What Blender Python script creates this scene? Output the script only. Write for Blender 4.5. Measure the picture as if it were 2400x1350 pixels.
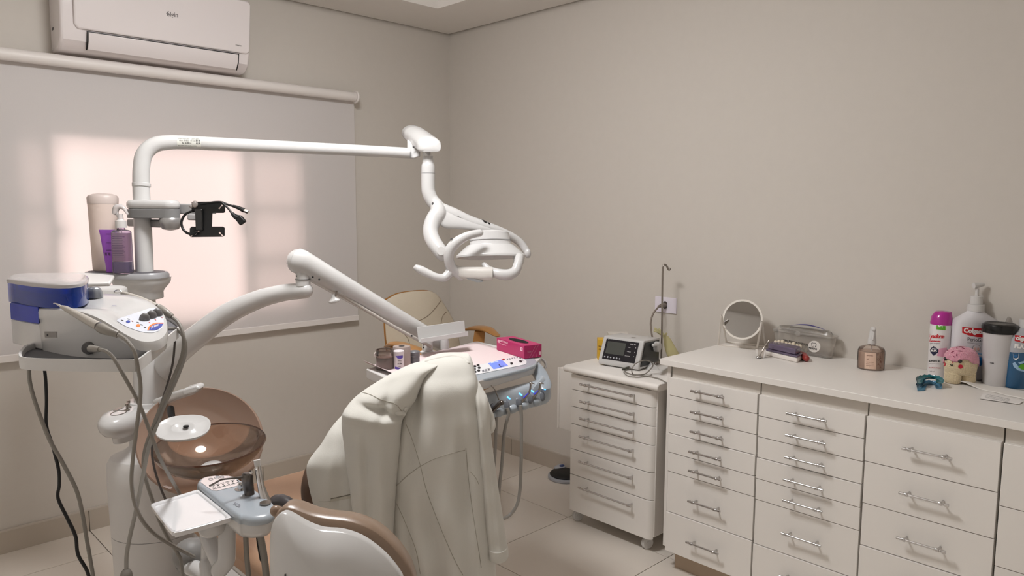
import bpy, bmesh, math, random
from mathutils import Vector, Matrix
from mathutils.bvhtree import BVHTree
random.seed(7)
V = Vector; PI = math.pi
for o in list(bpy.data.objects): bpy.data.objects.remove(o)
SC = bpy.context.scene; COL = SC.collection
# ------------------------------------------------------------------ camera, world, lights, exposure
CAM = V((-3.137, -3.827, 1.542)); YAW, PIT, ROL, FP = math.radians(44.153), math.radians(6.2492), math.radians(0.24646), 1729.05
FW = V((math.sin(YAW)*math.cos(PIT), math.cos(YAW)*math.cos(PIT), -math.sin(PIT)))
_r = V((math.cos(YAW), -math.sin(YAW), 0)); _u = _r.cross(FW)
RT = _r*math.cos(ROL)+_u*math.sin(ROL); UP = -_r*math.sin(ROL)+_u*math.cos(ROL)
cd = bpy.data.cameras.new('camera'); cam = bpy.data.objects.new('camera', cd); COL.objects.link(cam)
cam.location = CAM
cam.rotation_euler = Matrix((RT, UP, -FW)).transposed().to_euler()
cd.sensor_width = 36; cd.lens = FP/2400*36; cd.clip_start = 0.05
SC.camera = cam
SC.view_settings.view_transform = 'Standard'; SC.view_settings.look = 'None'
SC.view_settings.gamma = 1; SC.view_settings.use_curve_mapping = False
SC.view_settings.exposure = 0.0
wd = bpy.data.worlds.new('World'); SC.world = wd; wd.use_nodes = True
bg = wd.node_tree.nodes['Background']; bg.inputs[0].default_value = (1.0, .80, .78, 1); bg.inputs[1].default_value = 6.3
SC.cycles.max_bounces = 10; SC.cycles.diffuse_bounces = 5; SC.cycles.transparent_max_bounces = 16; SC.cycles.transmission_bounces = 8
SC.cycles.sample_clamp_indirect = 6; SC.cycles.caustics_refractive = False; SC.cycles.caustics_reflective = False
PANEL_POWER = 57       # emission strength of the glass dome ceiling lamp

# ------------------------------------------------------------------ pixel -> point helpers (real planes / real depths)
def ray(x, y): return FW + RT*((x-1200)/FP) - UP*((y-675)/FP)
def W(x, y, w): return CAM + ray(x, y)*w
def onX(x, y, v): d = ray(x, y); return CAM + d*((v-CAM.x)/d.x)
def onY(x, y, v): d = ray(x, y); return CAM + d*((v-CAM.y)/d.y)
def onZ(x, y, v): d = ray(x, y); return CAM + d*((v-CAM.z)/d.z)
def depth(p): return (V(p)-CAM).dot(FW)

# ------------------------------------------------------------------ materials
MATS = {}
def lin(c): return tuple(((v/255)/12.92 if v/255 <= .04045 else ((v/255+.055)/1.055)**2.4) for v in c)
def mat(name, rgb, rough=.45, metal=0, coat=0, trans=0, ior=1.45, emit=0, noise=0, bump=0, scale=60, alpha=1, sheen=0, aniso=0, sss=0):
    if name in MATS: return MATS[name]
    m = bpy.data.materials.new(name); m.use_nodes = True; nt = m.node_tree; b = nt.nodes['Principled BSDF']
    c = (*lin(rgb), 1)
    b.inputs['Base Color'].default_value = c; b.inputs['Roughness'].default_value = rough; b.inputs['Metallic'].default_value = metal
    b.inputs['Coat Weight'].default_value = coat; b.inputs['Coat Roughness'].default_value = .06
    b.inputs['Transmission Weight'].default_value = trans; b.inputs['IOR'].default_value = ior; b.inputs['Alpha'].default_value = alpha
    if sheen: b.inputs['Sheen Weight'].default_value = sheen
    if emit: b.inputs['Emission Color'].default_value = c; b.inputs['Emission Strength'].default_value = emit
    if noise or bump:
        tc = nt.nodes.new('ShaderNodeTexCoord'); n = nt.nodes.new('ShaderNodeTexNoise')
        n.inputs['Scale'].default_value = scale; n.inputs['Detail'].default_value = 4
        nt.links.new(tc.outputs['Object'], n.inputs['Vector'])
        if noise:
            mx = nt.nodes.new('ShaderNodeMix'); mx.data_type = 'RGBA'
            mx.inputs[6].default_value = tuple(v*(1-noise) for v in c[:3])+(1,); mx.inputs[7].default_value = tuple(min(1, v*(1+noise)) for v in c[:3])+(1,)
            nt.links.new(n.outputs['Fac'], mx.inputs[0]); nt.links.new(mx.outputs[2], b.inputs['Base Color'])
        if bump:
            bp = nt.nodes.new('ShaderNodeBump'); bp.inputs['Strength'].default_value = bump; bp.inputs['Distance'].default_value = .002
            nt.links.new(n.outputs['Fac'], bp.inputs['Height']); nt.links.new(bp.outputs['Normal'], b.inputs['Normal'])
    MATS[name] = m; return m
def clear(name, rgb, dens=.6, rough=.05, refl=1.0):
    """tinted clear plastic / glass as thin shell: tinted transparency mixed with a fresnel gloss"""
    if name in MATS: return MATS[name]
    m = bpy.data.materials.new(name); m.use_nodes = True; nt = m.node_tree; nt.nodes.clear()
    out = nt.nodes.new('ShaderNodeOutputMaterial'); t = nt.nodes.new('ShaderNodeBsdfTransparent'); g = nt.nodes.new('ShaderNodeBsdfGlossy')
    d = nt.nodes.new('ShaderNodeBsdfDiffuse'); fr = nt.nodes.new('ShaderNodeFresnel'); fr.inputs['IOR'].default_value = 1.45
    m1 = nt.nodes.new('ShaderNodeMixShader'); m2 = nt.nodes.new('ShaderNodeMixShader')
    L = lin(rgb); t.inputs[0].default_value = (*[min(1, v) for v in L], 1); d.inputs[0].default_value = (*L, 1)
    g.inputs[0].default_value = (1, 1, 1, 1); g.inputs['Roughness'].default_value = rough
    m1.inputs[0].default_value = dens
    mm = nt.nodes.new('ShaderNodeMath'); mm.operation = 'MULTIPLY'; mm.inputs[1].default_value = refl
    nt.links.new(fr.outputs[0], mm.inputs[0])
    nt.links.new(t.outputs[0], m1.inputs[1]); nt.links.new(d.outputs[0], m1.inputs[2])
    nt.links.new(mm.outputs[0], m2.inputs[0]); nt.links.new(m1.outputs[0], m2.inputs[1]); nt.links.new(g.outputs[0], m2.inputs[2])
    nt.links.new(m2.outputs[0], out.inputs[0]); MATS[name] = m; return m

WALL = mat('wall_paint', (204, 198, 190), .75, noise=.02, bump=.08, scale=25)
CEIL = mat('ceiling_paint', (230, 226, 221), .85, noise=.01, scale=8)
TILE = mat('porcelain_tile', (226, 218, 208), .22, noise=.03, scale=5)
GROUT = mat('grout', (92, 84, 76), .9, noise=.1)
LAM = mat('white_laminate', (233, 229, 224), .38, noise=.006, scale=12)
LAMD = mat('carcass_laminate', (214, 208, 200), .5, noise=.01)
CHROME = mat('chrome', (205, 203, 202), .16, metal=1)
STEEL = mat('brushed_steel', (150, 143, 136), .3, metal=1)
WP = mat('white_plastic', (200, 199, 198), .2, coat=.4, noise=.004, scale=6)
WPM = mat('matt_white_plastic', (206, 204, 202), .42, noise=.006)
GP = mat('grey_plastic', (128, 128, 128), .4, noise=.02)
LG = mat('light_blue_grey_plastic', (164, 172, 180), .28, coat=.3, noise=.01)
DG = mat('dark_grey_plastic', (88, 86, 86), .4, noise=.02)
HOSE = mat('grey_hose', (134, 129, 122), .5, noise=.02)
BLK = mat('black_plastic', (14, 14, 15), .45, noise=.05)
BLKG = mat('black_gloss', (18, 18, 19), .12, coat=.5, noise=.05)
INK = mat('black_print', (30, 28, 30), .6, noise=.02)
WINK = mat('white_print', (240, 238, 236), .5, noise=.01)
TAN = mat('tan_upholstery', (172, 138, 112), .42, noise=.04, bump=.15, scale=200)
BRZ = mat('brown_upholstery', (142, 120, 102), .32, coat=.15, noise=.04, bump=.1, scale=250)
COAT = mat('lab_coat_cloth', (208, 206, 199), .9, sheen=.1, noise=.02, bump=.25, scale=700)
SEAM = mat('stitching', (165, 160, 148), .9, noise=.05)
PAPER = mat('white_paper', (232, 228, 222), .8, noise=.015, scale=90)
PINKP = mat('pink_tray_paper', (222, 205, 205), .85, noise=.03, bump=.2, scale=120)

# ------------------------------------------------------------------ mesh builder
def crm(pts, n=6):
    """Catmull-Rom through tuples"""
    if len(pts) < 3 or n < 2: return [V(p) for p in pts]
    P = [V(p) for p in pts]; P = [P[0]*2-P[1]]+P+[P[-1]*2-P[-2]]; out = []
    for i in range(1, len(P)-2):
        a, b, c, d = P[i-1:i+3]
        for k in range(n):
            t = k/n; out.append(.5*((2*b)+(c-a)*t+(2*a-5*b+4*c-d)*t*t+(3*b-a-3*c+d)*t**3))
    out.append(P[-2]); return out
class B:
    def __init__(s): s.v = []; s.f = []
    def add(s, vs, fs):
        k = len(s.v); s.v += [V(p) for p in vs]; s.f += [tuple(i+k for i in f) for f in fs]; return s
    def box(s, a, b, fr=None):
        (x0, y0, z0), (x1, y1, z1) = a, b
        vs = [(x0,y0,z0),(x1,y0,z0),(x1,y1,z0),(x0,y1,z0),(x0,y0,z1),(x1,y0,z1),(x1,y1,z1),(x0,y1,z1)]
        if fr: vs = [fr(*p) for p in vs]
        return s.add(vs, [(3,2,1,0),(4,5,6,7),(0,1,5,4),(1,2,6,5),(2,3,7,6),(3,0,4,7)])
    def rings(s, rings, cap=True, closed=False):
        n = len(rings[0]); vs = [p for r in rings for p in r]; fs = []
        m = len(rings)
        for i in range(m if closed else m-1):
            for j in range(n):
                a = i*n+j; b = i*n+(j+1) % n; c = ((i+1) % m)*n+(j+1) % n; d = ((i+1) % m)*n+j
                fs.append((a, b, c, d))
        if cap and not closed: fs += [tuple(range(n))[::-1], tuple((m-1)*n+j for j in range(n))]
        return s.add(vs, fs)
    def tube(s, pts, r, n=14, sub=5, cap=True, rnd=False, flat=1.0, upv=None):
        """round bar along points; r scalar or list per point; rnd rounds both ends; flat squashes across upv"""
        if isinstance(r, (int, float)): r = [r]*len(pts)
        q = crm([(p[0], p[1], p[2]) for p in pts], sub if len(pts) > 2 else 1)
        rr = crm([(a, 0, 0) for a in r], sub if len(pts) > 2 else 1); rr = [max(1e-5, a.x) for a in rr]
        if rnd:
            d0 = (q[0]-q[1]).normalized(); d1 = (q[-1]-q[-2]).normalized(); h = []; t = []
            for a in (1.45, 1.1, .75, .38):
                h.append((q[0]+d0*rr[0]*math.sin(a), rr[0]*math.cos(a))); 
            for a in (.38, .75, 1.1, 1.45): t.append((q[-1]+d1*rr[-1]*math.sin(a), rr[-1]*math.cos(a)))
            q = [a for a, _ in h]+q+[a for a, _ in t]; rr = [b for _, b in h]+rr+[b for _, b in t]
        T = (q[1]-q[0]).normalized(); N = (V(upv) if upv else (V((0,0,1)) if abs(T.z) < .9 else V((1,0,0))))
        R = []
        for i, p in enumerate(q):
            a = q[max(0, i-1)]; b = q[min(len(q)-1, i+1)]; T = (b-a).normalized()
            N = (N-T*N.dot(T)); N = N.normalized() if N.length > 1e-6 else T.orthogonal().normalized()
            Bn = T.cross(N)
            R.append([p+(N*math.cos(2*PI*k/n)*flat+Bn*math.sin(2*PI*k/n))*rr[i] for k in range(n)])
        return s.rings(R, cap)
    def cyl(s, a, b, r, r2=None, n=28): return s.tube([a, b], [r, r if r2 is None else r2], n)
    def lathe(s, prof, o, ax=(0,0,1), n=36, sx=1.0, sy=1.0, xd=None, cap=True):
        A = V(ax).normalized(); X = V(xd).normalized() if xd else (V((1,0,0)) if abs(A.x) < .9 else V((0,1,0)))
        X = (X-A*X.dot(A)).normalized(); Y = A.cross(X); o = V(o)
        return s.rings([[o+A*z+(X*math.cos(2*PI*k/n)*sx+Y*math.sin(2*PI*k/n)*sy)*max(r, 1e-5) for k in range(n)] for r, z in prof], cap)
    def prism(s, poly, d):
        """extrude a 3D polygon by vector d (poly is the top/front)"""
        d = V(d); n = len(poly); vs = [V(p) for p in poly]+[V(p)+d for p in poly]
        return s.add(vs, [tuple(range(n)), tuple(range(2*n-1, n-1, -1))]+[(i, n+i, n+(i+1) % n, (i+1) % n) for i in range(n)])
    def ball(s, c, r, n=20, fr=None):
        rx, ry, rz = (r, r, r) if isinstance(r, (int, float)) else r; c = V(c)
        R = []
        for i in range(1, n//2):
            th = PI*i/(n//2); row = []
            for k in range(n):
                p = (rx*math.sin(th)*math.cos(2*PI*k/n), ry*math.sin(th)*math.sin(2*PI*k/n), -rz*math.cos(th))
                row.append(c+(fr(*p) if fr else V(p)))
            R.append(row)
        return s.rings(R)
    def grid(s, P, closeu=False):
        m, n = len(P), len(P[0]); vs = [p for r in P for p in r]; fs = []
        for i in range(m-1):
            for j in range(n if closeu else n-1): fs.append((i*n+j, i*n+(j+1) % n, (i+1)*n+(j+1) % n, (i+1)*n+j))
        return s.add(vs, fs)
    def build(s, name, m, parent=None, bevel=0, sub=0, smooth=35, seg=2, solid=0, loc=None, fix=True):
        me = bpy.data.meshes.new(name)
        o = bpy.data.objects.new(name, me); COL.objects.link(o)
        if parent is not None: o.parent = parent; base = wloc(parent)
        else:
            if loc is None:
                mn = V([min(p[i] for p in s.v) for i in range(3)]); mx = V([max(p[i] for p in s.v) for i in range(3)])
                loc = V(((mn.x+mx.x)/2, (mn.y+mx.y)/2, mn.z))
            o.location = loc; base = V(loc)
        me.from_pydata([tuple(p-base) for p in s.v], [], s.f); me.materials.append(m)
        bm = bmesh.new(); bm.from_mesh(me)
        if fix: bmesh.ops.remove_doubles(bm, verts=bm.verts, dist=2e-6); bmesh.ops.recalc_face_normals(bm, faces=bm.faces)
        bm.to_mesh(me); bm.free()
        if smooth is not None:
            me.shade_smooth(); me.set_sharp_from_angle(angle=math.radians(smooth))
        if solid: q = o.modifiers.new('solid', 'SOLIDIFY'); q.thickness = solid; q.offset = 0
        if bevel: q = o.modifiers.new('bevel', 'BEVEL'); q.width = bevel; q.segments = seg; q.limit_method = 'ANGLE'; q.angle_limit = math.radians(40)
        if sub: q = o.modifiers.new('sub', 'SUBSURF'); q.levels = q.render_levels = sub
        return o
def wloc(o):
    p = V((0, 0, 0))
    while o is not None: p = p+o.location; o = o.parent
    return p
def tag(o, label=None, cat=None, group=None, kind=None):
    for k, v in (('label', label), ('category', cat), ('group', group), ('kind', kind)):
        if v: o[k] = v
    return o
def thing(name, label, cat, loc, group=None):
    o = bpy.data.objects.new(name, None); COL.objects.link(o); o.location = V(loc); o.empty_display_size = .05
    return tag(o, label, cat, group)
def struct(o): return tag(o, kind='structure')
def frame(o, yaw=0, tilt=0, roll=0):
    """local frame: x right, y away, z up, turned by yaw about z (degrees)"""
    M = Matrix.Rotation(math.radians(yaw), 3, 'Z') @ Matrix.Rotation(math.radians(tilt), 3, 'X') @ Matrix.Rotation(math.radians(roll), 3, 'Y'); o = V(o)
    return lambda x, y, z: o+M @ V((x, y, z))
# text -> flat 2D mesh (verts, faces), unit height
_tc = {}
def text2d(t, bold=0.0, align='LEFT', shear=0):
    k = (t, bold, align, shear)
    if k in _tc: return _tc[k]
    c = bpy.data.curves.new('t', 'FONT'); c.body = t; c.size = 1.0; c.offset = bold; c.align_x = align; c.resolution_u = 3; c.shear = shear
    o = bpy.data.objects.new('t', c); COL.objects.link(o); dg = bpy.context.evaluated_depsgraph_get()
    me = bpy.data.meshes.new_from_object(o.evaluated_get(dg)); r = ([v.co.copy() for v in me.vertices], [tuple(p.vertices) for p in me.polygons])
    bpy.data.objects.remove(o); bpy.data.curves.remove(c); bpy.data.meshes.remove(me); _tc[k] = r; return r
def text_at(name, t, o, ux, uy, m, parent, bold=0.0, align='LEFT', shear=0, lift=None):
    """flat printed text; ux/uy are the vectors for one text unit (height) right and up"""
    vs, fs = text2d(t, bold, align, shear); o, ux, uy = V(o), V(ux), V(uy)
    n = ux.cross(uy).normalized()*.0006
    b = B(); b.v = [o+ux*p.x+uy*p.y+n for p in vs]; b.f = fs
    return b.build(name, m, parent, smooth=None, fix=False)
def bvh(obj):
    dg = bpy.context.evaluated_depsgraph_get(); dg.update()
    e = obj.evaluated_get(dg); me = e.to_mesh(); off = wloc(obj)
    t = BVHTree.FromPolygons([v.co+off for v in me.vertices], [tuple(p.vertices) for p in me.polygons]); e.to_mesh_clear(); return t
def hit(tr, x, y, lift=.0006, default=None):
    d = ray(x, y).normalized(); l, n, i, ds = tr.ray_cast(CAM, d)
    if l is None:
        l, n, i, ds = tr.find_nearest(CAM+ray(x, y)*(default or 2.5))
        return l+n*lift
    if n.dot(d) > 0: n = -n
    return l+n*lift
def print_px(name, tr, m, parent, polys=(), text=None, at=(0,0), ux=(10,0), uy=(0,-10), bold=0, align='LEFT', shear=0, cuts=0, lift=.0006, rings=None):
    """flat print laid on the surface of an object: polygons or text given where they are seen"""
    b = B()
    if text is not None:
        vs, fs = text2d(text, bold, align, shear)
        b.v = [hit(tr, at[0]+ux[0]*p.x+uy[0]*p.y, at[1]+ux[1]*p.x+uy[1]*p.y, lift) for p in vs]; b.f = list(fs)
    for poly in polys:
        bm = bmesh.new(); vv = [bm.verts.new((x, y, 0)) for x, y in poly]; bm.faces.new(vv)
        if cuts:
            bmesh.ops.triangulate(bm, faces=bm.faces); bmesh.ops.subdivide_edges(bm, edges=bm.edges, cuts=cuts, use_grid_fill=True); bmesh.ops.triangulate(bm, faces=bm.faces)
        bm.verts.index_update(); k = len(b.v); b.v += [hit(tr, v.co.x, v.co.y, lift) for v in bm.verts]
        b.f += [tuple(v.index+k for v in f.verts) for f in bm.faces]; bm.free()
    return b.build(name, m, parent, smooth=None, fix=False)
def ell(cx, cy, rx, ry, n=20, a=0):
    ca, sa = math.cos(a), math.sin(a)
    return [(cx+rx*math.cos(2*PI*k/n)*ca-ry*math.sin(2*PI*k/n)*sa, cy+rx*math.cos(2*PI*k/n)*sa+ry*math.sin(2*PI*k/n)*ca) for k in range(n)]
def tpx(b, pts, n=14, sub=5, **k):
    """tube through (px, py, depth, radius_px)"""
    return b.tube([W(x, y, w) for x, y, w, r in pts], [r*w/FP for x, y, w, r in pts], n, sub, **k)
def spx(l, w): return l*w/FP
def loft_px(b, rows, n=48, sub=4, fold=None, cap=True, power=2.0):
    """closed skin through horizontal slices (py, xl, xr, w, thick) ; fold(theta,t)->fraction added in depth"""
    A = crm([(r[0], r[1], r[2]) for r in rows], sub); D = crm([(r[3], r[4], 0) for r in rows], sub); R = []
    m = len(A)
    for i, (a, d) in enumerate(zip(A, D)):
        y, xl, xr = a; w, th = d.x, d.y; ring = []
        cx, hw = (xl+xr)/2, (xr-xl)/2
        for k in range(n):
            an = 2*PI*k/n; c, s = math.cos(an), math.sin(an)
            x = cx+hw*math.copysign(abs(c)**(2/power), c); dd = math.copysign(abs(s)**(2/power), s)
            f = fold(an, i/(m-1), x, y) if fold else 0
            ww = w-th*dd-(f if s > -.2 else 0)
            p = W(cx, y, w)+RT*((x-cx)*w/FP)   # true width at the slice's own depth
            p = p+(V((FW.x, FW.y, 0)).normalized())*(ww-w)
            ring.append(p)
        R.append(ring)
    return b.rings(R, cap)
# ------------------------------------------------------------------ room shell
RX, RY, RH, BD = -3.75, -4.7, 2.65, .45
def tileset(parent, name, x0s, y0s, size, clipx, clipy):
    """porcelain tiles as single parts sharing mesh data"""
    cache = {}; g = .0018
    for xa in x0s:
        for ya in y0s:
            a, b_ = max(xa, clipx[0])+g, min(xa+size, clipx[1])-g; c, d = max(ya, clipy[0])+g, min(ya+size, clipy[1])-g
            if b_-a < .01 or d-c < .01: continue
            k = (round(b_-a, 3), round(d-c, 3))
            if k not in cache:
                bb = B(); bb.box((0, 0, -.008), (b_-a, d-c, 0)); o = bb.build(name, TILE, parent, smooth=None)
                cache[k] = o
            else: o = cache[k].copy(); COL.objects.link(o)
            o.location = (a-wloc(parent).x, c-wloc(parent).y, -wloc(parent).z)
            if cache[k] is o:
                for v in o.data.vertices: v.co += wloc(parent)
b = B(); b.box((RX-.15, RY-.15, -.12), (.15, .15, -.004)); fl = b.build('floor', GROUT, smooth=None, loc=(0,0,0)); struct(fl)
S = .59
tileset(fl, 'floor_tile', [-.46+S*i for i in range(-7, 1)], [-1.48+S*i for i in range(-6, 3)], S, (RX, 0), (RY, 0))
# window wall (y=0) with opening
wx0, wx1, wz0, wz1 = -2.49, -1.02, .93, 1.875
b = B()
b.box((RX-.15, 0, 0), (wx0, .15, 2.9)); b.box((wx1, 0, 0), (.15, .15, 2.9)); b.box((wx0, 0, 0), (wx1, .15, wz0)); b.box((wx0, 0, wz1), (wx1, .15, 2.9))
struct(b.build('wall_back', WALL, smooth=None, loc=(0,0,0)))
b = B(); b.box((0, RY-.15, 0), (.15, 0, 2.9)); struct(b.build('wall_right', WALL, smooth=None))
b = B(); b.box((RX-.15, RY-.15, 0), (RX, 0, 2.9)); struct(b.build('wall_left', mat('fill_white_paint', (238, 235, 230), .8, noise=.01), smooth=None))  # left and front walls, out of view, whitened to bounce fill light
b = B(); b.box((RX, RY-.15, 0), (0, RY, 2.9)); struct(b.build('wall_front', mat('fill_white_paint', (238, 235, 230)), smooth=None))
b = B()
b.box((RX, RY, RH), (RX+BD, 0, RH+.1)); b.box((-BD, RY, RH), (-.018, -.018, RH+.1)); b.box((RX+BD, RY, RH), (-BD, RY+BD, RH+.1)); b.box((RX+BD, -BD, RH), (-BD, -.018, RH+.1))
b.box((RX, RY, RH+.1), (0, 0, RH+.2))
struct(b.build('ceiling', CEIL, smooth=None))
# baseboards : tile skirting pieces with a painted cap line
BASE = mat('skirting_tile', (184, 174, 161), .35, noise=.04, scale=6)
CAP = mat('skirting_cap', (196, 188, 178), .7)
def skirting(name, axis, cuts):
    b = B()
    if axis == 'x': b.box((RX, -.012, .10), (0, 0, .108))
    else: b.box((-.012, RY, .10), (0, 0, .108))
    p = struct(b.build(name, CAP, smooth=None))
    for a, c in zip(cuts[:-1], cuts[1:]):
        b = B()
        if axis == 'x': b.box((a+.002, -.011, 0), (c-.002, 0, .1))
        else: b.box((-.011, a+.002, 0), (0, c-.002, .1))
        b.build('skirting_tile', BASE, p, smooth=None)
skirting('baseboard_back', 'x', [RX, -3.41, -2.82, -2.23, -1.64, -1.36, -1.05, -.46, -.012])
skirting('baseboard_right', 'y', [RY, -4.15, -3.56, -2.97, -2.38, -1.79, -1.2, -.61, -.03, -.012])
# window : aluminium frame, two side louvre shutters with slits, clear middle panes
ALU = mat('white_aluminium', (205, 200, 196), .4)
b = B(); t = .035
for a, c in (((wx0, .002, wz0), (wx1, .11, wz0+t)), ((wx0, .002, wz1-t), (wx1, .11, wz1)), ((wx0, .002, wz0), (wx0+t, .11, wz1)), ((wx1-t, .002, wz0), (wx1, .11, wz1))): b.box(a, c)
win = b.build('window_1', ALU, smooth=None); struct(win)
GL = clear('window_glass', (250, 250, 250), 0.0)
mx0, mx1 = -2.285, -1.43
b = B(); b.box((mx0, .060, wz0+t), ((mx0+mx1)/2, .064, wz1-t)); b.build('pane', GL, win, smooth=None)
b = B(); b.box(((mx0+mx1)/2, .070, wz0+t), (mx1, .074, wz1-t)); b.build('pane', GL, win, smooth=None)
for a, c in ((wx0+t, mx0), (mx1, wx1-t)):
    b = B()
    for z0 in (wz0+t, 1.22, 1.50, wz1-t-.03): b.box((a, .004, z0), (c, .034, z0+.045 if z0 in (1.22, 1.5) else z0+.03))
    b.box((a, .004, wz0+t), (a+.03, .034, wz1-t)); b.box((c-.03, .004, wz0+t), (c, .034, wz1-t))
    sh = b.build('shutter_frame', ALU, win, smooth=None)
    n = 6; st = (c-a-.06)/n
    for i in range(n):
        b = B(); b.box((a+.03+st*i+st*.13, .014, wz0+t), (a+.03+st*(i+1)-st*.13, .022, wz1-t)); b.build('slat', ALU, sh, smooth=None)
for x in (mx0+.02, mx1-.005):
    b = B(); b.box((x-.012, .005, 1.40), (x+.004, .045, 1.45)); b.build('latch', BLK, win, smooth=None)
# ------------------------------------------------------------------ ceiling light (LED panel)
lx, ly = -1.98, -1.9
cl = thing('ceiling_light', 'round domed ceiling lamp in the ceiling recess', 'ceiling light', (lx, ly, RH+.1))
LED = mat('led_diffuser', (252, 251, 251), .5, emit=PANEL_POWER)
b = B(); b.lathe([(0, RH-.055), (.10, RH-.052), (.17, RH-.040), (.225, RH-.015), (.245, RH+.02), (.25, RH+.07), (0, RH+.07)], (lx, ly, 0), n=64); b.build('diffuser', LED, cl)
b = B(); b.lathe([(.24, RH+.065), (.27, RH+.07), (.275, RH+.1), (.24, RH+.1)], (lx, ly, 0), n=64, cap=False); b.build('frame', WPM, cl)
# ------------------------------------------------------------------ air conditioner
def profx(b, prof, x0, x1): return b.prism([V((x0, y, z)) for y, z in prof], (x1-x0, 0, 0))
ac = thing('air_conditioner', 'white split air conditioner mounted high above the roller blind', 'air conditioner', (-1.84, 0, 2.19))
b = B(); profx(b, [(0, 2.55), (-.15, 2.55), (-.188, 2.53), (-.172, 2.30), (-.160, 2.25), (-.12, 2.215), (-.07, 2.208), (0, 2.208)], -2.265, -1.430)
ACW = mat('ac_white', (226, 219, 218), .18, coat=.5, noise=.004, scale=4)
b.build('body', ACW, ac, bevel=.012, seg=3)
b = B(); b.prism([V((x, -.190+(2.47-z)*.13, z)) for x, z in ((-2.215, 2.545), (-2.215, 2.315), (-2.20, 2.297), (-1.45, 2.297), (-1.436, 2.31), (-1.436, 2.53), (-1.45, 2.545))], (0, -.016, 0)); acp = b.build('front_panel', ACW, ac, bevel=.007, seg=3)
b = B(); b.prism([V((-2.16, y, z)) for y, z in ((-.176, 2.290), (-.184, 2.286), (-.176, 2.252), (-.153, 2.218), (-.146, 2.222), (-.168, 2.256))], (.665, 0, 0)); lv = b.build('louver', ACW, ac, bevel=.002)
for x0, x1 in ((-2.1655, -2.161), (-1.494, -1.4895)):
    b = B(); b.prism([V((x0, y, z)) for y, z in ((-.175, 2.293), (-.1795, 2.290), (-.172, 2.250), (-.149, 2.216), (-.143, 2.222), (-.162, 2.256))], (x1-x0, 0, 0)); b.build('gap', BLK, lv, smooth=None)
b = B(); b.box((-2.1655, -.1795, 2.289), (-1.4895, -.172, 2.2925)); b.build('gap', BLK, lv, smooth=None)
tr = bvh(acp)
SIL = mat('silver_print', (120, 116, 116), .3, metal=.6)
print_px('logo', tr, SIL, acp, text='elgin', at=(391, 37.5), ux=(14.5, 1.6), uy=(0, -15), bold=.02)
print_px('logo', tr, SIL, acp, polys=[[(389, 32), (394, 26), (396, 27), (391, 33)]])
print_px('emblem', tr, SIL, acp, text='Inverter', at=(552, 106.5), ux=(4.6, .8), uy=(0, -5), bold=.02)
b = B(); b.box((-2.2665, -.155, 2.44), (-2.264, -.105, 2.56)); b.build('rating_label', GP, ac, smooth=None)
for z in (2.30,): 
    for y in (-.06, -.045): b = B(); b.box((-2.2665, y, z), (-2.264, y+.006, z+.012)); b.build('screw_cover', BLK, ac, smooth=None)
# ------------------------------------------------------------------ roller blind
m = bpy.data.materials.new('blind_fabric'); m.use_nodes = True; nt = m.node_tree; nt.nodes.clear()
o_ = nt.nodes.new('ShaderNodeOutputMaterial'); d_ = nt.nodes.new('ShaderNodeBsdfDiffuse'); t_ = nt.nodes.new('ShaderNodeBsdfTranslucent'); x_ = nt.nodes.new('ShaderNodeMixShader')
tc = nt.nodes.new('ShaderNodeTexCoord'); wv = nt.nodes.new('ShaderNodeTexNoise'); wv.inputs['Scale'].default_value = 400; rmp = nt.nodes.new('ShaderNodeMix'); rmp.data_type = 'RGBA'
rmp.inputs[6].default_value = (*lin((226, 222, 221)), 1); rmp.inputs[7].default_value = (*lin((232, 229, 228)), 1)
nt.links.new(tc.outputs['Object'], wv.inputs['Vector']); nt.links.new(wv.outputs['Fac'], rmp.inputs[0]); nt.links.new(rmp.outputs[2], d_.inputs[0])
t_.inputs[0].default_value = (*lin((236, 226, 220)), 1); x_.inputs[0].default_value = .30
nt.links.new(d_.outputs[0], x_.inputs[1]); nt.links.new(t_.outputs[0], x_.inputs[2]); nt.links.new(x_.outputs[0], o_.inputs[0])
bl = thing('roller_blind', 'wide white roller blind pulled down over the glowing window', 'blind', (-1.9, -.06, .86))
BW = mat('blind_tube_white', (226, 220, 216), .45)
b = B(); b.tube([(-3.3, -.07, 2.170), (-.762, -.07, 2.170)], .0265, 28, rnd=False); b.build('roller_tube', BW, bl)
for xx in (-.760, -3.31):
    b = B(); b.lathe([(.0, 0), (.033, 0), (.036, .004), (.034, .012), (.0, .014)], (xx, -.07, 2.170), ax=(1, 0, 0)); b.build('end_cap', BW, bl)
b = B(); b.grid([[V((x, -.036+.003*math.sin(x*2.1)*(2.17-z)*.6, z)) for x in [-3.28+i*(2.535/40) for i in range(41)]] for z in [2.165-k*(1.275/12) for k in range(13)]]); b.build('fabric', m, bl)
b = B(); b.box((-3.282, -.044, .862), (-.742, -.030, .895)); b.build('bottom_rail', BW, bl, bevel=.003)
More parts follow.
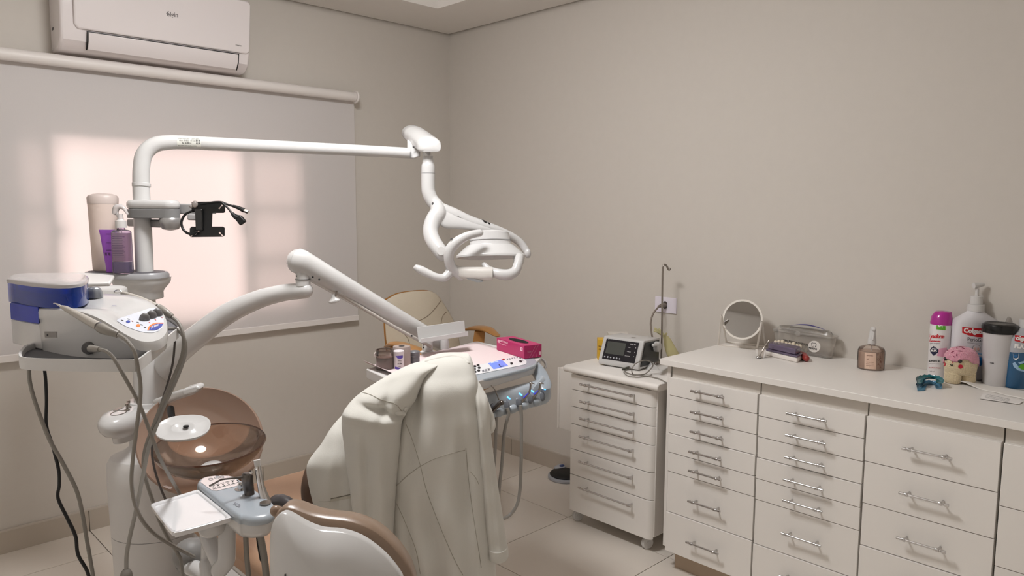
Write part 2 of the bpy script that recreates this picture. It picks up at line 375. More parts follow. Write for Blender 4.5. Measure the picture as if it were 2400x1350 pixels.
# ------------------------------------------------------------------ handles, drawers, cabinets on the right wall
def bar_handle(parent, x, y0, y1, z, posts=(.16, .16), r=.0042, off=.030, name='handle'):
    """bar parallel to the front (y0>y1) with two posts"""
    b = B(); b.tube([(x-off, y0, z), (x-off, y1, z)], r, 12)
    for yy in (y0-abs(y1-y0)*posts[0], y1+abs(y1-y0)*posts[1]):
        b.cyl((x, yy, z), (x-off, yy, z), r*.8, n=10)
        b.lathe([(0, -.0065), (r*1.5, -.005), (r*1.7, 0), (r*1.5, .005), (0, .0065)], (x-off, yy, z), ax=(0, 1, 0), n=14)
    for yy in (y0, y1): b.lathe([(0, -.001), (r*1.25, 0), (r*1.3, .012), (r*1.1, .013), (0, .0135)], (x-off, yy-(0.0135 if yy == y0 else 0), z), ax=(0, 1, 0), n=14)
    return b.build(name, CHROME, parent)
FX = -.57
ctr = B(); ctr.box((-.585, -4.35, .892), (0, -2.085, .917)); ct = ctr.build('countertop', LAM, bevel=.0015); tag(ct, 'long white laminate countertop running over the drawer cabinets', 'countertop')
def zc(px, py): return onX(px, py, FX).z
cols = [
 ('white cabinet with seven narrow drawers at the left end of the counter', (-2.127, -2.520), [(1572,883),(1571,926),(1570,971),(1569,1015),(1567,1059),(1565,1103.5),(1563,1198),(1562,1287)],
   [(1619,916),(1617,965),(1615,1011),(1615,1058),(1614,1103),(1613,1175),(1611,1271)], (1619, 1697)),
 ('white cabinet with shallow drawers, second along the counter, below the spray bottle', (-2.524, -2.911), [(1778,922),(1777,974),(1775,1023),(1772,1071),(1770,1120),(1768,1169),(1763,1272),(1760,1372)],
   [(1843,968),(1839,1019),(1837,1071),(1835,1123),(1833,1172),(1830,1250),(1828,1350)], (1843, 1938)),
 ('white cabinet with three tall drawers, third along the counter', (-2.915, -3.307), [(2033,976),(2027,1080),(2022,1178),(2015,1276),(2010,1385)],
   [(2113,1050),(2107,1155),(2099,1260),(2090,1372)], (2113, 2232)),
 ('white tall-drawer cabinet cut off by the right edge of the picture', (-3.311, -3.75), [(2352,1044),(2344,1185),(2331,1326),(2320,1470)], [(2440,1130),(2440,1280),(2420,1420)], (2440, 2560))]
for lab, (ya, yb), edges, hs, hx in cols:
    cb = thing('drawer_cabinet', lab, 'cabinet', (-.28, (ya+yb)/2, 0), 'fitted cabinets under the counter')
    b = B(); b.box((-.552, yb+.0005, .09), (-.002, ya-.0005, .8915)); b.build('carcass', LAMD, cb, smooth=None)
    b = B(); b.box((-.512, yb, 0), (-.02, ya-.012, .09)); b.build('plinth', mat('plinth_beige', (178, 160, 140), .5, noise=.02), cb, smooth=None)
    zs = [zc(*e) for e in edges]; zs[0] = .844
    if len(zs) < 99 and zs[-1] < .12: zs[-1] = .091
    if zs[-1] > .12: zs.append(.091)
    ya2, yb2 = ya-.0015, yb+.0015
    xh = FX-.03
    y0 = onX(hx[0], hs[0][1], xh).y; y1 = onX(hx[1], hs[0][1]+.17*(hx[1]-hx[0]), xh).y
    if y0 > ya-.03 or y1 < yb+.03: y0, y1 = ya-.11, yb+.11
    for i in range(len(zs)-1):
        jx = 0.002*((i*7) % 3-1)
        b = B(); b.box((FX+jx, yb2, zs[i+1]+.0012), (-.552, ya2, zs[i]-.0012)); dr = b.build('drawer', LAM, cb, bevel=.001)
        hz = onX(*hs[i], xh).z if i < len(hs) else (zs[i]+zs[i+1])/2+.02
        bar_handle(dr, FX+jx, y0, y1, hz)
b = B(); b.box((-.555, -2.120, .10), (-.03, -2.105, .8915)); ep = b.build('end_panel', LAM, bevel=.001); tag(ep, 'white side panel closing the left end of the counter cabinets', 'panel')
# ------------------------------------------------------------------ mobile cart
CX = -.50
def yx(px, py, x=CX): return onX(px, py, x).y
cl_, cr_ = -1.520, -2.010
cart = thing('mobile_drawer_cart', 'white rolling cart with six drawers left of the counter', 'drawer cart', (-.27, -1.765, 0))
b = B(); b.box((CX+.02, cr_+.002, .075), (-.06, cl_-.002, .752)); b.build('carcass', LAM, cart, bevel=.004)
b = B()
prof = [(-.03, .754), (CX-.012, .754), (CX-.022, .7575), (CX-.028, .765), (CX-.028, .776), (CX-.022, .7835), (CX-.012, .787), (-.03, .787)]
b.prism([V((x, -1.495, z)) for x, z in prof], (0, -.545, 0)); b.build('top_slab', LAM, cart, bevel=.003, smooth=50)
ce = [868, 911.5, 951, 991.6, 1050.5, 1109.8, 1195]; hz = [(1358.5, 900.5), (1358.5, 941), (1358.5, 981), (1358.5, 1023), (1358.5, 1082.5), (1358.5, 1144)]
z_ = [onX(1337, y, CX).z for y in ce]; z_[0] = .748
hy0 = yx(1358, 940, CX-.03); hy1 = yx(1483, 972, CX-.03)
for i in range(6):
    b = B(); q = [(CX, cl_-.004), (CX-.0, cl_-.004), (CX-.0, cr_+.03), (CX+.006, cr_+.014), (CX+.02, cr_+.006), (CX+.02, cl_-.004)]
    b.prism([V((x, y, z_[i]-.0015)) for x, y in (q[1:])], (0, 0, -(z_[i]-z_[i+1]-.003))); dr = b.build('drawer', LAM, cart, bevel=.0012, smooth=50)
    bar_handle(dr, CX, hy0, hy1, onX(*hz[i], CX-.03).z, posts=(.11, .05), r=.0045)
for (x, y) in ((-.455, cl_-.02), (-.455, cr_+.055), (-.12, cl_-.03), (-.12, cr_+.04), (-.43, cr_+.012)):
    if (x, y) == (-.43, cr_+.012): continue
    b = B(); b.lathe([(0, -.011), (.024, -.011), (.028, -.007), (.028, .007), (.024, .011), (0, .011)], (x, y, .028), ax=(.45, 1, 0), n=26)
    b.lathe([(0, -.013), (.01, -.013), (.01, .013), (0, .013)], (x, y, .028), ax=(.45, 1, 0), n=16)
    w_ = b.build('caster', WPM, cart)
    b = B(); b.box((x-.018, y-.016, .05), (x+.018, y+.016, .076)); b.build('fork', WPM, w_, bevel=.004)
zA, zB_, yA = onX(1311, 862, -.40).z, onX(1311, 1003, -.40).z, onX(1308, 930, -.40).y
b = B(); b.box((-.40, cl_-.001, zB_), (-.12, yA, zA)); b.build('side_box', LAM, cart, bevel=.0015)
b = B(); b.box((-.404, yA-.010, zB_), (-.40, yA+.002, zA+.002)); b.build('box_edge', LAM, cart, bevel=.001)
b = B(); b.box((-.44, -2.052, .47), (-.12, -2.032, .735)); b.build('side_panel', LAM, cart, bevel=.005); 
for z in (.52, .66): b = B(); b.box((-.30, -2.034, z), (-.26, -2.010, z+.04)); b.build('panel_bracket', GP, cart, smooth=None)
# foot pedal on the floor
p0 = onZ(1325, 1120, 0); fp = thing('foot_pedal', 'black round foot control with grey rim on the floor behind the cart', 'foot pedal', p0)
b = B(); b.lathe([(0, 0), (.095, 0), (.10, .006), (.10, .016), (.09, .02), (0, .02)], p0, n=40); b.build('base', mat('pedal_grey', (170, 172, 178), .4, noise=.02), fp)
b = B(); b.lathe([(.0, .0205), (.087, .0205), (.09, .027), (.08, .036), (.045, .041), (0, .042)], p0, n=40); b.build('tread', BLK, fp)
b = B(); b.ball(p0+V((.045, .075, .03)), (.055, .03, .02)); pg = b.build('housing', mat('pedal_grey', (170, 172, 178)), fp)
b = B(); b.ball(p0+V((.04, .065, .045)), (.02, .013, .006)); b.build('button', mat('blue_button', (40, 60, 110), .4), pg)
# ------------------------------------------------------------------ dental unit : column, pole, lamp arm, delivery arm, trays
UW = 2.70
P0 = W(335, 600, UW)
unit = thing('dental_unit', 'tall white dental unit column with lamp pole, instrument tray arm and spittoon side', 'dental unit', (P0.x, P0.y, 0))
b = B()
b.tube([W(339.5, 650, UW), W(336, 560, UW), W(331, 440, UW), W(331, 405, UW)], [.0305, .0305, .0292, .0292], 28, sub=3)
tpx(b, [(331, 440, 2.70, 18.5), (331, 400, 2.70, 18.5), (338, 362, 2.705, 18.5), (362, 340, 2.72, 18), (395, 334, 2.74, 17.5), (430, 334, 2.76, 16.5), (520, 338, 2.80, 15.5), (700, 346, 2.89, 14), (850, 353, 2.96, 13), (960, 359, 3.0, 12.5)], n=28, sub=6)
pole = b.build('lamp_pole', WP, unit, smooth=60)
b = B(); b.cyl(W(331.5, 438, UW), W(331.5, 429, UW), .0318); b.build('joint_ring', WP, unit, bevel=.0015)
tr = bvh(pole)
LAB = mat('label_foil', (214, 214, 206), .4, noise=.02)
st = print_px('rating_sticker', tr, LAB, pole, polys=[[(415, 321), (471, 322), (471, 345), (415, 343)]], cuts=8, lift=.0005)
rows = ['elgin_']
for i, (yy, xs) in enumerate(((325, (417, 466)), (328, (419, 468)), (331, (421, 455)), (334.5, (417, 430)), (334.5, (433, 456)), (338, (417, 455)), (341, (417, 470)), (329, (459, 469)), (334, (459, 468)))):
    pass
print_px('sticker_print', tr, INK, st, text='DENTAL UNIT  220V  60Hz', at=(418, 326.5), ux=(4.2, .1), uy=(0, -4.2), lift=.0009)
print_px('sticker_print', tr, INK, st, text='MOD. 2018/02   127/220 V', at=(420, 331), ux=(3.6, .1), uy=(0, -3.6), lift=.0009)
print_px('sticker_print', tr, INK, st, text='N. 2578914', at=(427, 336.6), ux=(4.5, .1), uy=(0, -4.6), bold=.02, lift=.0009)
print_px('sticker_print', tr, INK, st, text='INDUSTRIA BRASILEIRA  CNPJ', at=(417, 342), ux=(3.3, .1), uy=(0, -3.4), lift=.0009)
for (x, y) in ((460, 328), (465, 328), (460, 334), (465, 334)): print_px('sticker_print', tr, INK, st, polys=[[(x, y), (x+3, y), (x+3, y+4), (x, y+4)]], lift=.0009)
# clamp with swing joint and flat monitor arm
b = B(); oc = W(336, 490, UW)
def lozenge(p1, r1, p2, r2, z0, z1, n=16):
    """stadium between two circles, flat, as outline at z0..z1"""
    d = V((p2[0]-p1[0], p2[1]-p1[1], 0)); a = math.atan2(d.y, d.x); q = []
    for k in range(n+1): t = a+PI/2+PI*k/n; q.append(V((p1[0]+r1*math.cos(t), p1[1]+r1*math.sin(t), z1)))
    for k in range(n+1): t = a-PI/2+PI*k/n; q.append(V((p2[0]+r2*math.cos(t), p2[1]+r2*math.sin(t), z1)))
    return q
def zat(px, py, w): return W(px, py, w).z
e1 = W(398, 495, UW-.03)
b.prism(lozenge(oc, .055, e1, .035, 0, zat(336, 469, UW)), (0, 0, -spx(22, UW))); b.build('clamp', WP, unit, bevel=.014, seg=4)
b = B(); b.prism(lozenge(oc, .0545, e1, .034, 0, zat(336, 490, UW)), (0, 0, -spx(21, UW))); b.build('clamp_band', GP, unit, bevel=.002)
b = B(); zc_ = zat(395, 511, UW-.03); b.lathe([(0, .006), (.030, .006), (.036, -.002), (.039, -.012), (.037, -.022), (.028, -.040), (.0, -.047)], (e1.x, e1.y, zc_), n=36)
b.build('swing_knuckle', mat('satin_grey', (160, 158, 157), .3, metal=.5), unit)
e2 = W(318, 520, UW+.12); b = B(); b.prism(lozenge(W(392, 525, UW-.02), .026, e2, .030, 0, zat(390, 515, UW)), (0, 0, -spx(18, UW))); b.build('lower_link', mat('satin_grey', (160, 158, 157)), unit, bevel=.006)
b = B(); b.prism([W(408, 477, UW-.0), W(455, 478, UW-.04), W(500, 480, UW-.06), W(500, 502, UW-.06), W(430, 502, UW-.02), W(408, 500, UW)], RT*.0+V((FW.x, FW.y, 0))*.03); b.build('flat_arm', mat('arm_grey', (166, 164, 164), .35, noise=.01), unit, bevel=.004)
b = B(); b.prism([W(438, 500, UW-.05), W(470, 503, UW-.06), W(470, 517, UW-.06), W(438, 516, UW-.05)], V((FW.x, FW.y, 0))*.04); b.build('arm_end', mat('arm_grey', (166, 164, 164)), unit, bevel=.005)
# collar bowl with bottle tray
cz = onZ(345, 636, W(345, 636, UW).z).z
def shelf_ring(y, xs, w, z, sx, sy, cx):
    c = W(cx, y, w); q = []
    fr = V((FW.x, FW.y, 0)).normalized(); rt = V((RT.x, RT.y, 0)).normalized(); dr = (rt*.98+fr*-.18).normalized(); pr = V((-dr.y, dr.x, 0))
    for k in range(40):
        a = 2*PI*k/40; co, si = math.cos(a), math.sin(a)
        q.append(V((c.x, c.y, z))+dr*(abs(co)**.75*math.copysign(sx, co))+pr*(abs(si)**.85*math.copysign(sy, si)))
    return q
zt = zat(335, 634, UW)
b = B(); R = []
for z, sx, sy, cx in ((zt-.004, .150, .080, 297), (zt-.012, .156, .086, 297), (zt-.024, .155, .085, 298)): R.append(shelf_ring(640, 0, UW, z, sx, sy, cx))
b.rings(R); b.build('shelf_rim', mat('shelf_grey', (160, 160, 163), .3, coat=.3, noise=.01), unit, smooth=50)
b = B(); R = [shelf_ring(640, 0, UW, zt-.003, .143, .073, 297), shelf_ring(640, 0, UW, zt-.0035-.001, .143, .073, 297)]
b.rings(R); shelf = b.build('shelf_mat', mat('shelf_dark', (84, 82, 88), .5, noise=.05), unit, smooth=30)
b = B(); R = []
for z, sx, sy, cx in ((zt-.024, .100, .083, 331), (zt-.040, .098, .080, 331), (zt-.052, .092, .076, 330), (zt-.066, .082, .070, 328), (zt-.078, .076, .066, 327), (zt-.100, .075, .065, 328), (zt-.103, .072, .062, 328)): R.append(shelf_ring(640, 0, UW, z, sx, sy, cx))
b.rings(R); b.build('collar_bowl', WP, unit, smooth=60)
for x, y in ((378, 632), (312, 651), (216, 629)):
    pass
# columns below
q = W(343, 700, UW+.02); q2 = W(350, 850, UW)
b = B(); b.cyl((q.x, q.y, q.z+.03), (q.x, q.y, zat(350, 820, UW)), spx(20, UW)); b.build('inner_column', mat('warm_white_plastic', (212, 206, 198), .4), unit)  # slightly warmer white than the other column plastic
cc = W(352, 900, UW); cc.z = 0
b = B(); b.lathe([(0, zat(352, 800, UW)), (spx(30, UW), zat(352, 800, UW)), (spx(34, UW), zat(352, 815, UW)), (spx(36, UW), zat(352, 940, UW)), (0, zat(352, 940, UW))], (cc.x, cc.y, 0), n=48); b.build('upper_column', WP, unit)
b = B(); b.lathe([(0, zat(352, 938, UW)), (spx(42, UW), zat(352, 938, UW)), (spx(44, UW), zat(352, 950, UW)), (spx(46, UW), zat(352, 956, UW)), (0, zat(352, 956, UW))], (cc.x, cc.y, 0), n=48, sx=1.25, xd=RT); b.build('column_cap', WP, unit, bevel=.003)
bc = W(355, 1150, UW-.02); zb = zat(352, 950, UW)
b = B(); b.lathe([(0, zb), (.062, zb), (.066, zb-.13), (.090, zb-.150), (.132, zb-.168), (.145, zb-.19), (.147, zb-.26), (.140, .22), (.14, .02), (.13, 0), (0, 0)], (bc.x, bc.y, 0), n=56, sx=1.0, sy=.8, xd=RT); body = b.build('body', WPM, unit)
b = B(); zz = zat(352, 1285, UW-.15); b.lathe([(.130, zz), (.1425, zz), (.1425, zz-.0018), (.130, zz-.0018)], (bc.x, bc.y, 0), n=56, sx=1.0, sy=.81, xd=RT, cap=False); b.build('seam', GP, body)
# side pod with little taps
pc = W(287, 1000, UW-.08)
b = B(); fr_ = frame(W(287, 985, UW-.12), 44)
R = []
for z, s in ((.034, .0), (.034, .55), (.030, .82), (.016, .97), (0, 1.0), (-.018, .95), (-.036, .80), (-.048, .56), (-.053, .5), (-.072, .47), (-.074, .0)):
    R.append([fr_(.108*s*math.cos(a)*(1 if math.cos(a) < 0 else 1.0)+.012*(1-s), .062*s*math.sin(a), z) for a in [2*PI*k/40 for k in range(40)]])
b.rings(R); pod = b.build('side_pod', WP, unit, smooth=60)
b = B(); b.tube([fr_(-.028+.030*math.cos(a), -.004+.022*math.sin(a), .0345) for a in [2*PI*k/24 for k in range(25)]], .0015, 8, sub=1); b.build('cup_ring', STEEL, pod)
for x in (.006, .040):
    b = B(); b.lathe([(0, 0), (.009, 0), (.009, .003), (.004, .005), (.003, .014), (.006, .018), (.006, .026), (0, .027)], fr_(x, -.018+x*.4, .034), n=16); b.build('tap_valve', STEEL, pod)
b = B(); b.box((.010, -.004, .0), (.05, .012, .002), frame(fr_(-.01, .02, .034), 44)); b.build('water_outlet', STEEL, pod)
# floor base plate of the unit, hose anchor
b = B(); b.box((-.30, -.62, 0), (.30, .16, .05), frame((bc.x+.22, bc.y-.02, 0), 0)); b.build('base_plate', WPM, unit, bevel=.02, seg=3)
# ---- delivery arm : curved elbow, joint, spring arm
b = B(); tpx(b, [(372, 872, 2.74, 34), (390, 852, 2.70, 32), (420, 822, 2.62, 29), (470, 782, 2.56, 27), (530, 737, 2.54, 25), (600, 704, 2.52, 22), (660, 687, 2.50, 20), (715, 681, 2.48, 18.5)], n=32, sub=6, rnd=True); b.build('curved_arm', WP, unit)
b = B(); j = W(708, 668, 2.48); b.cyl(W(710, 672, 2.48), W(710, 612, 2.48), spx(17, 2.48)); 
b.build('arm_joint', WP, unit, bevel=.002)
b = B(); b.lathe([(.0265, -.0012), (.0250, -.0012), (.0250, .0012), (.0265, .0012)], W(710, 654, 2.48), n=40, cap=False); b.build('joint_line', GP, unit)
for y in (635, 647): b = B(); b.ball(W(694.5, y, 2.46), .0022); b.build('screw', BLK, unit)
b = B(); tpx(b, [(702, 613, 2.48, 30), (712, 618, 2.485, 29.5), (800, 670, 2.56, 26.5), (930, 746, 2.72, 22.5), (1034, 806, 2.88, 19.5)], n=36, sub=4, rnd=True, flat=1.0); sa = b.build('spring_arm', WP, unit)
b = B(); tpx(b, [(716, 638, 2.47, 5), (800, 691, 2.54, 4), (920, 764, 2.66, 4), (1010, 812, 2.76, 4)], n=10, sub=3); b.build('under_rail', mat('rail_grey', (186, 180, 174), .5), sa)
for x, y, w in ((733, 649, 2.46), (748, 655, 2.46), (965, 787, 2.66)): b = B(); b.ball(W(x, y, w), .0035); b.build('rail_screw', BLK, sa)
b = B(); tpx(b, [(790, 683, 2.52, 2.2), (786, 695, 2.52, 2.2)], n=10); b.build('knob_stem', STEEL, sa)
b = B(); b.lathe([(0, .016), (.006, .015), (.007, .006), (.014, -.002), (.020, -.007), (.020, -.011), (.010, -.015), (0, -.016)], W(782, 700, 2.52), ax=(RT*-.25+V((0, 0, 1))), n=24, sy=.6, xd=RT); b.build('arm_knob', WP, sa)
# support arm for the left tray
b = B(); pl = [W(262, 643, 2.58), W(262, 660, 2.42), W(180, 664, 2.15), W(100, 650, 1.98), W(98, 641, 2.05), W(190, 638, 2.35)]
za = sum(p.z for p in pl)/len(pl)
pl = [onZ(x, y, za) for x, y in ((268, 645), (258, 661), (175, 664), (98, 652), (100, 642), (190, 638))]
b.prism(pl, (0, 0, -.012)); b.build('support_plate', WPM, unit, bevel=.004)
b = B(); b.prism([p+V((0, 0, -.012)) for p in (W(300, 660, 2.58), W(285, 667, 2.5), W(215, 661, 2.35), W(222, 656, 2.45))], (0, 0, -.035)); b.build('support_web', WPM, unit, bevel=.012, seg=3)
# ------------------------------------------------------------------ operating lamp on the pole's arm
lamp = thing('operating_lamp', 'white dental operating lamp with two handles at the end of the pole arm', 'lamp', W(1004, 364, 3.0), None)
b = B()
def dsec(cx, cy, w, hw, hh, n=28):
    q = []
    for k in range(n):
        a = 2*PI*k/n; c, s = math.cos(a), math.sin(a)
        x = hw*c; y = hh*(s if s > 0 else s*.95); x = hw*math.copysign(abs(c)**(1 if s > 0 else .45), c); y = hh*math.copysign(abs(s)**(1 if s > 0 else .5), s)
        q.append(W(cx, cy, w)+RT*(x*w/FP)+UP*(y*w/FP))
    return q
b.rings([dsec(966, 306, 3.20, 6, 5), dsec(964, 307, 3.19, 18, 12), dsec(966, 309, 3.17, 24, 16), dsec(975, 315, 3.12, 26, 18), dsec(990, 326, 3.03, 27, 18), dsec(1003, 336, 2.96, 28, 18), dsec(1006, 339, 2.935, 28, 18), dsec(1008, 341, 2.92, 25, 15), dsec(1009, 342, 2.915, 14, 8)])
b.build('arm_cover', WP, lamp, smooth=60)
b = B(); b.prism([W(954, 325, 3.04), W(968, 338, 3.02), W(984, 352, 2.99), (W(984, 366, 2.99)), W(970, 371, 3.0), W(954, 371, 3.02)], V((FW.x, FW.y, 0))*.03); b.build('arm_bracket', WP, lamp, bevel=.005)
b = B(); b.ball(W(969, 344, 2.985), .004); b.build('screw', DG, lamp)
b = B(); tpx(b, [(1003, 350, 2.97, 10.5), (1003, 372, 2.97, 10.5)], n=24); b.build('spindle', CHROME, lamp)
b = B(); tpx(b, [(1003, 367, 2.97, 12), (1003.5, 382, 2.97, 13.5), (1003.5, 394, 2.97, 16), (1003.5, 440, 2.97, 16), (1006, 455, 2.97, 16), (1013, 470, 2.97, 16), (1024, 482, 2.965, 16), (1032, 490, 2.96, 15)], n=28); nk = b.build('neck', WP, lamp)
b = B(); b.lathe([(.0270, -.001), (.0282, -.001), (.0282, .001), (.0270, .001)], W(1003.5, 406, 2.97), n=32, cap=False); b.build('seam', GP, nk)
b = B(); b.ball(W(1014, 477, 2.935), (.004, .004, .006)); b.build('screw', DG, nk)
# yoke : swept body splitting in a left arm and a back arm
b = B(); tpx(b, [(1024, 482, 2.96, 15), (1026, 500, 2.94, 20), (1014, 520, 2.92, 19), (1009, 542, 2.90, 18), (1014, 562, 2.88, 18), (1026, 581, 2.86, 17.5), (1038, 596, 2.85, 17)], n=26, rnd=True); ya = b.build('yoke_arm', WP, lamp)
b = B(); tpx(b, [(1030, 488, 2.965, 15), (1060, 505, 2.98, 19), (1100, 522, 3.0, 17), (1150, 536, 3.03, 13), (1190, 550, 3.06, 10), (1218, 568, 3.08, 9.5), (1236, 592, 3.08, 8.5)], n=26, rnd=True); yb_ = b.build('yoke_arm', WP, lamp)
b = B()
R = []
top = crm([(1026, 482, 2.96), (1060, 491, 2.97), (1100, 508, 2.99), (1150, 530, 3.02), (1186, 545, 3.05)], 4); bot = crm([(1020, 512, 2.92), (1040, 534, 2.93), (1080, 537, 2.96), (1130, 543, 3.0), (1184, 553, 3.05)], 4)
for i, (t, u) in enumerate(zip(top, bot)):
    th = .022*(1-.4*i/len(top)); a, c = W(t.x, t.y, t.z), W(u.x, u.y, u.z); mid = (a+c)/2; h = (a-c)/2; dpt = V((FW.x, FW.y, 0)).normalized()*th
    R.append([mid+h*math.cos(2*PI*k/20)*1.0+dpt*math.sin(2*PI*k/20) for k in range(20)])
b.rings(R); yk = b.build('yoke_body', WP, lamp, smooth=70)
tr = bvh(yb_)
for q in ([(1131, 513.5), (1139, 517), (1141, 524), (1133, 520)], [(1142.5, 518.5), (1147, 520.5), (1149, 527), (1145, 525.5)]):
    print_px('emblem', tr, BLK, yb_, polys=[q], cuts=2, lift=.0012)
b = B(); b.lathe([(.0, .001), (.016, .001), (.0165, 0), (.0, 0)], W(1034, 588, 2.82), ax=-FW, n=28); b.build('cover_disc', WPM, ya)
# reflector head
hc = W(1150, 600, 2.93); hx = RT; hax = (UP*1.0+RT*-.02+FW*.06).normalized()
k_ = 2.93/FP
b = B(); b.lathe([(0, 56*k_), (36*k_, 56*k_), (43*k_, 54*k_), (47*k_, 36*k_), (49*k_, 26*k_), (50*k_, 24.5*k_), (55*k_, 24*k_), (66*k_, 14*k_), (79*k_, 2*k_), (82*k_, -1*k_), (81.5*k_, -5*k_), (77*k_, -5*k_), (60*k_, 6*k_), (0, 10*k_)], hc+UP*(1*k_), ax=hax, n=56, sy=.62, xd=hx); head = b.build('reflector_head', WP, lamp, smooth=40)
b = B(); b.lathe([(48.3*k_, 37*k_), (49.0*k_, 37*k_), (49.2*k_, 36*k_), (48.5*k_, 36*k_)], hc, ax=hax, n=56, sy=.62, xd=hx, cap=False); b.build('seam', GP, head)
b = B(); b.lathe([(0, 58*k_), (30*k_, 60*k_), (40*k_, 57*k_), (44*k_, 53*k_), (0, 53*k_)], hc+UP*.0, ax=hax, n=48, sy=.62, xd=hx); b.build('head_cap', WP, head, smooth=60)
# front ring arm round the head and clear splash shield
b = B(); tpx(b, [(1124, 546, 2.82, 9), (1098, 552, 2.80, 10), (1072, 566, 2.79, 11.5), (1055, 585, 2.79, 12.5), (1052, 608, 2.80, 12), (1060, 630, 2.82, 12), (1080, 648, 2.84, 10)], n=22, rnd=True); fr1 = b.build('ring_arm', WP, lamp)
b = B(); b.ball(W(1058, 560, 2.775), (.006, .003, .003)); b.build('screw', DG, fr1)
b = B(); b.ball(W(1237, 594, 3.06), (.014, .014, .020)); b.build('pivot_cap', WP, lamp)
fz_ = V((FW.x, FW.y, 0)).normalized(); SH = mat('translucent_white', (216, 212, 206), .25, coat=.3, alpha=.82)
b = B(); b.rings([[W(x, y, 2.84)+fz_*(.024*math.cos(a))+UP*(h*2.84/FP*math.copysign(abs(math.sin(a))**.7, math.sin(a))) for a in [2*PI*k/28 for k in range(28)]] for x, y, h in ((1056, 626, 8), (1064, 634, 13), (1080, 639, 15), (1100, 641, 16), (1130, 641.5, 16), (1153, 641, 16), (1155, 641, 15))]); b.build('lower_housing', SH, lamp, smooth=50)
b = B(); b.rings([[W(x, y, 2.82)+V((FW.x, FW.y, 0))*dz for dz in (0, .02)] + [W(x, y+t, 2.82)+V((FW.x, FW.y, 0))*dz for dz in (.02, 0)] for x, y, t in ((1088, 649, 1), (1100, 651, 5), (1118, 655, 7), (1131, 658, 3))]); b.build('sensor_window', GP, lamp, smooth=50)
# handles
b = B(); tpx(b, [(977, 628, 2.80, 8), (985, 632, 2.80, 10), (1003, 641, 2.80, 10), (1022, 649, 2.80, 9), (1040, 651, 2.81, 10), (1053, 640, 2.82, 11), (1057, 628, 2.83, 11)], n=20, rnd=True); b.build('handle', WP, lamp)
b = B(); tpx(b, [(1135, 620, 2.86, 6), (1146, 632, 2.85, 9), (1165, 641, 2.84, 12), (1190, 644, 2.84, 13), (1207, 636, 2.85, 12), (1214, 620, 2.86, 11), (1217, 604, 2.88, 11)], n=20, rnd=True); b.build('handle', WP, lamp)
b = B(); b.cyl(W(1217, 600, 2.89), W(1215, 616, 2.88), spx(14, 2.9), spx(12, 2.9)); b.build('handle_socket', WP, lamp, bevel=.002)
# ------------------------------------------------------------------ monitor bracket and cables
MW = 2.60
br = thing('monitor_bracket', 'black steel monitor bracket on the flat arm in front of the bright window', 'bracket', W(488, 500, MW))
dz = V((FW.x, FW.y, 0)).normalized()
b = B(); b.prism([W(x, y, MW) for x, y in ((449, 473), (522, 472), (527, 476), (527, 497), (523, 499), (497, 499), (496, 531), (522, 531), (526, 534), (526, 552), (522, 555), (447, 556), (444, 553), (445, 535), (449, 531), (464, 531), (476, 497), (449, 498))], dz*.004); bp = b.build('steel_plate', BLK, br, smooth=None)
b = B(); b.box((-.012, .004, -.045), (.012, .03, .03), frame(W(480, 510, MW), 44)); b.build('tilt_joint', BLKG, br, bevel=.003)
for (x, y, a) in ((450.5, 551, .9), (518, 549, -.8), (517, 485, .8), (462, 545, .7)):
    b = B(); ca, sa_ = math.cos(a), math.sin(a)
    for s in (-1, 1): pass
    q = [(x+(u*ca+v*sa_), y-(u*sa_-v*ca)) for u, v in ((-6, -1.6), (-3.5, -1.8), (-2.5, -.7), (2.5, -.7), (3.5, -1.8), (6, -1.6), (6, 1.6), (3.5, 1.8), (2.5, .7), (-2.5, .7), (-3.5, 1.8), (-6, 1.6))]
    b.prism([W(px, py, MW-.0012) for px, py in q], dz*.0008); b.build('slot_hole', mat('slot_bright', (226, 205, 198), .6), bp, smooth=None)
b = B(); b.ball(W(457, 479, MW-.01), (.010, .010, .013)); b.build('cable_tie', clear('clear_tie', (225, 215, 210), .3), br)
b = B(); b.ball(W(449, 484, MW-.01), (.008, .006, .006)); b.build('cable_tie', clear('clear_tie', (225, 215, 210), .3), br)
vc = thing('video_cable', 'black video cable with metal plug tied to the monitor bracket', 'cable', W(560, 490, MW))
b = B(); tpx(b, [(470, 479, MW-.008, 2.2), (500, 474, MW-.01, 2.4), (520, 474, MW-.012, 2.4), (535, 480, MW-.01, 2.4), (546, 483, MW-.01, 2.6)], n=10); tpx(b, [(546, 483, MW-.01, 3.2), (556, 486, MW-.01, 4.2), (572, 493, MW-.01, 5.5)], n=10, sub=2); b.build('cord', BLK, vc)
b = B(); tpx(b, [(571, 493, MW-.01, 4.2), (581, 497, MW-.01, 4.2)], n=4); b.build('plug', STEEL, vc, smooth=None)
pw = thing('power_cable', 'black power cable with trapezoid socket hanging off the monitor bracket', 'cable', W(540, 500, MW))
b = B(); tpx(b, [(452, 494, MW-.005, 2.6), (434, 503, MW, 3), (425, 522, MW, 3), (432, 541, MW, 3), (448, 549, MW-.008, 2.8), (462, 544, MW-.01, 2.6)], n=10); tpx(b, [(520, 474, MW-.015, 2.4), (536, 490, MW-.012, 2.4), (545, 502, MW-.012, 3)], n=10)
tpx(b, [(544, 500, MW-.012, 4), (551, 507, MW-.012, 6), (558, 511, MW-.012, 7)], n=10, sub=2); b.build('cord', BLK, pw)
b = B(); b.prism([W(x, y, MW-.02) for x, y in ((552, 503), (563, 505), (575, 519), (562, 529), (549, 512))], dz*.018); b.build('socket', BLK, pw, bevel=.003)
